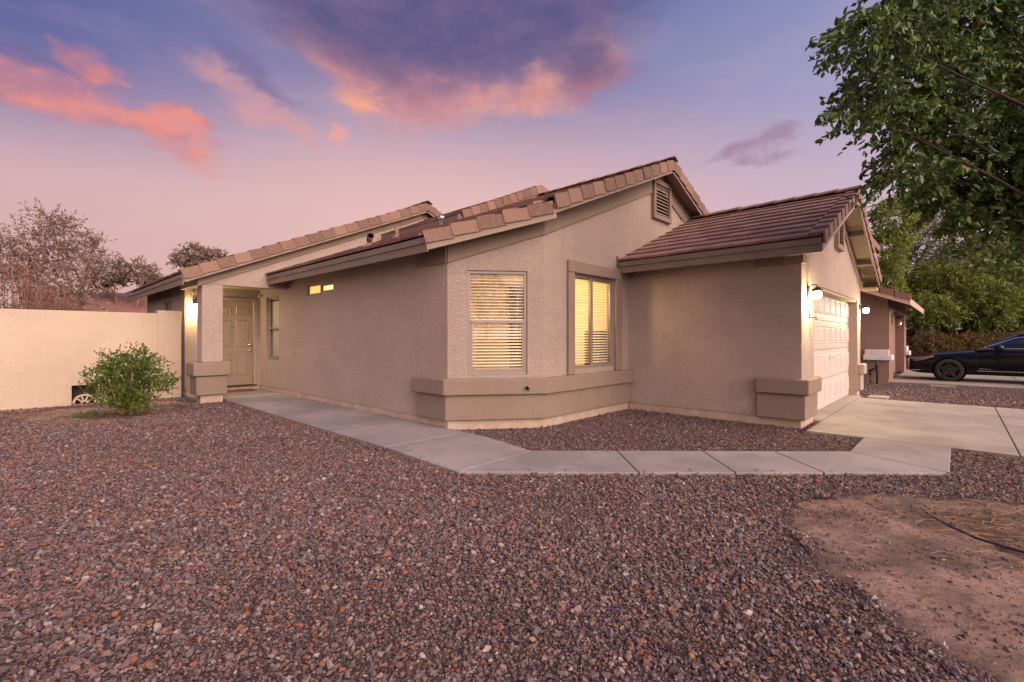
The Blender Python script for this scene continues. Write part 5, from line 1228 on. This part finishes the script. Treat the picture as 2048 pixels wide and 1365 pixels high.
def gsec(x, wb, zb, wt, zt, grow=0.0, lid=False):
    mid_ = CY + HWd
    half = [(wb, zb - .05), (wb - (wb - wt) * .5 + .02, zb + (zt - zb) * .5), (wt + .02, zt - .03), (wt - .08, zt), (.3, zt + .012)] if not lid else [(wt + .035, zt - .035), (wt + .01, zt - .008), (wt - .08, zt + .012), (.3, zt + .024)]
    L_ = [(CX + x, mid_ - a, z) for a, z in half]; return L_ + [(a, 2 * mid_ - b, c) for a, b, c in L_[::-1]]
loft([gsec(*s_) for s_ in gs]).build('windows', mcg, car, smooth=True)
lid = loft([gsec(*s_, lid=True) for s_ in gs[2:6]], caps=True); lid.build('roof_panel', mcp, car, smooth=True)
def side(x, z):  # near-side skin of the greenhouse
    for a, b in zip(gs[:-1], gs[1:]):
        if a[0] <= x <= b[0]:
            t = (x - a[0]) / (b[0] - a[0]); g_ = [p + (q - p) * t for p, q in zip(a, b)]; k = 0 if g_[4] - g_[2] < .01 else (z - g_[2]) / (g_[4] - g_[2]); return CY + HWd - (g_[1] + (g_[3] - g_[1]) * min(1, max(0, k))) - .03
    return CY
m = MB(); arcp = [(1.62, .955), (1.8, 1.06), (2.0, 1.15), (2.3, 1.285), (2.6, 1.345), (2.9, 1.37), (3.3, 1.37), (3.7, 1.33), (4.05, 1.23), (4.4, 1.08)]
m.tube([(CX + a, side(a, b), b) for a, b in arcp], .011, 6); m.tube([(CX + a, side(a, .985) - .006, .985 + .01 * (a - 1.6)) for a in (1.7, 2.2, 2.8, 3.4, 4.0, 4.4)], .011, 6); m.build('window_chrome', M_CHR, car, smooth=True)
for xx in (2.86, 3.75): m = MB(); m.obox((CX + xx, side(xx, 1.0) - .012, .96), (.07, 0, 0), (0, .01, 0), (-.03, .20, .40)); m.build('pillar', mcp, car)
m = MB(); m.lathe((CX + 1.98, CY - .08, 1.01), (-1, -.1, 0), [(0, -.10), (.06, -.09), (.085, -.02), (.08, .05), (.04, .10), (0, .11)], 12); m.tube([(CX + 1.95, CY + .08, .97), (CX + 1.95, CY - .04, 1.0)], .02, 6); m.build('side_mirror', mcp, car, smooth=True)
m = MB(); m.tube([(CX + 2.62, CY + .0, .86), (CX + 2.66, CY - .03, .865), (CX + 2.82, CY - .03, .865), (CX + 2.86, CY + .0, .86)], .012, 6); m.build('door_handle', M_CHR, car, smooth=True); m = MB(); m.tube([(CX + 3.55, CY + .0, .88), (CX + 3.59, CY - .03, .885), (CX + 3.75, CY - .03, .885), (CX + 3.79, CY + .0, .88)], .012, 6); m.build('door_handle', M_CHR, car, smooth=True)
m = MB(); m.box((CX + 1.55, CY - .004, .335), (CX + 3.4, CY + .03, .35)); m.build('door_moulding', M_CHR, car)
m = MB(); m.box((CX + 1.52, CY - .006, .30), (CX + 1.526, CY + .02, .88)); m.build('door_gap', M_BLACKP, car); m = MB(); m.box((CX + 2.88, CY - .008, .30), (CX + 2.886, CY + .02, .95)); m.build('door_gap', M_BLACKP, car)
mid_ = CY + HWd
for s_, nm in ((-1, 'headlight'), (1, 'headlight')):
    m = MB(); pts = [(.10, .70, .60), (.10, .70, .70), (.60, .885, .76), (.50, .892, .66), (.25, .85, .58)]
    m.prism([(CX + a, mid_ + s_ * (b - .01), c) for a, b, c in pts], (-.035, s_ * .045, 0)); m.build(nm, M_HL, car, bevel=.01)
m = MB(); m.obox((CX + .46, CY + .022, .69), (.15, -.022, .02), (0, .03, 0), (0, 0, .035)); m.build('side_marker', M_AMB, car)
m = MB()
for i in range(6): m.box((CX - .02, mid_ - .5, .40 + i * .045), (CX + .03, mid_ + .5, .42 + i * .045))
m.build('grille', M_CHR, car); m = MB(); m.box((CX + .08, CY + .13, .30), (CX + .30, CY + .10, .315)); m.build('fog_lamp_trim', M_CHR, car)
m = MB(); m.box((CX + 5.0, CY + .12, .78), (CX + 5.12, CY + .4, .95)); m.build('tail_light', simple('tail_red', (.35, .01, .01), .2), car, bevel=.01); m = MB(); m.box((CX + 5.0, CY + 1.45, .78), (CX + 5.12, CY + 1.73, .95)); m.build('tail_light', MATS['tail_red'], car, bevel=.01)
for wx in WX:
    for yy, sg in ((CY + .02, 1), (CY + 2 * HWd - .02, -1)):
        c_ = (CX + wx, yy, WR); m = MB()
        m.lathe(c_, (0, sg, 0), [(.235, .005), (.30, .0), (.325, .02), (.335, .05), (.335, .17), (.325, .20), (.235, .21), (.235, .005)], 36); wl = m.build('wheel', M_RUB, car, smooth=True)
        m = MB(); m.lathe(c_, (0, sg, 0), [(.236, .0), (.236, .02), (.215, .03), (.21, .15)], 36)
        for q in range(5):
            a_ = q * 2 * math.pi / 5 + .3; cx_, cz_ = math.cos(a_), math.sin(a_); px2, pz2 = -cz_, cx_
            o_ = Vector(c_) + Vector((cx_ * .05 - px2 * .032, sg * .02, cz_ * .05 - pz2 * .032)); m.obox(o_, (cx_ * .17, -sg * .01, cz_ * .17), (px2 * .064, 0, pz2 * .064), (0, sg * .025, 0))
        m.lathe(c_, (0, sg, 0), [(0, .005), (.05, .01), (.062, .03), (.062, .06)], 16); sub(m.build('rim', M_RIM, None, smooth=False), wl)
        m = MB(); m.lathe(c_, (0, sg, 0), [(0, .09), (.17, .09), (.17, .10), (0, .10)], 20); sub(m.build('brake_disc', M_DARKM, None), wl)
        if sg == -1: pass
fc = bpy.data.curves.new('badge', 'FONT'); fc.body = 'IMPALA'; fc.size = .052; fc.extrude = .003; fc.space_character = 1.45
fo = bpy.data.objects.new('badge_curve', fc); COL.objects.link(fo); bpy.context.view_layer.update()
bmh = bpy.data.meshes.new_from_object(fo.evaluated_get(bpy.context.evaluated_depsgraph_get())); bpy.data.objects.remove(fo)
bmh.materials.clear(); bmh.materials.append(M_CHR); bd = bpy.data.objects.new('badge_lettering', bmh); COL.objects.link(bd); bd.parent = car; bd.location = (1.58, -.006, .385); bd.rotation_euler = (rad(90), 0, 0)
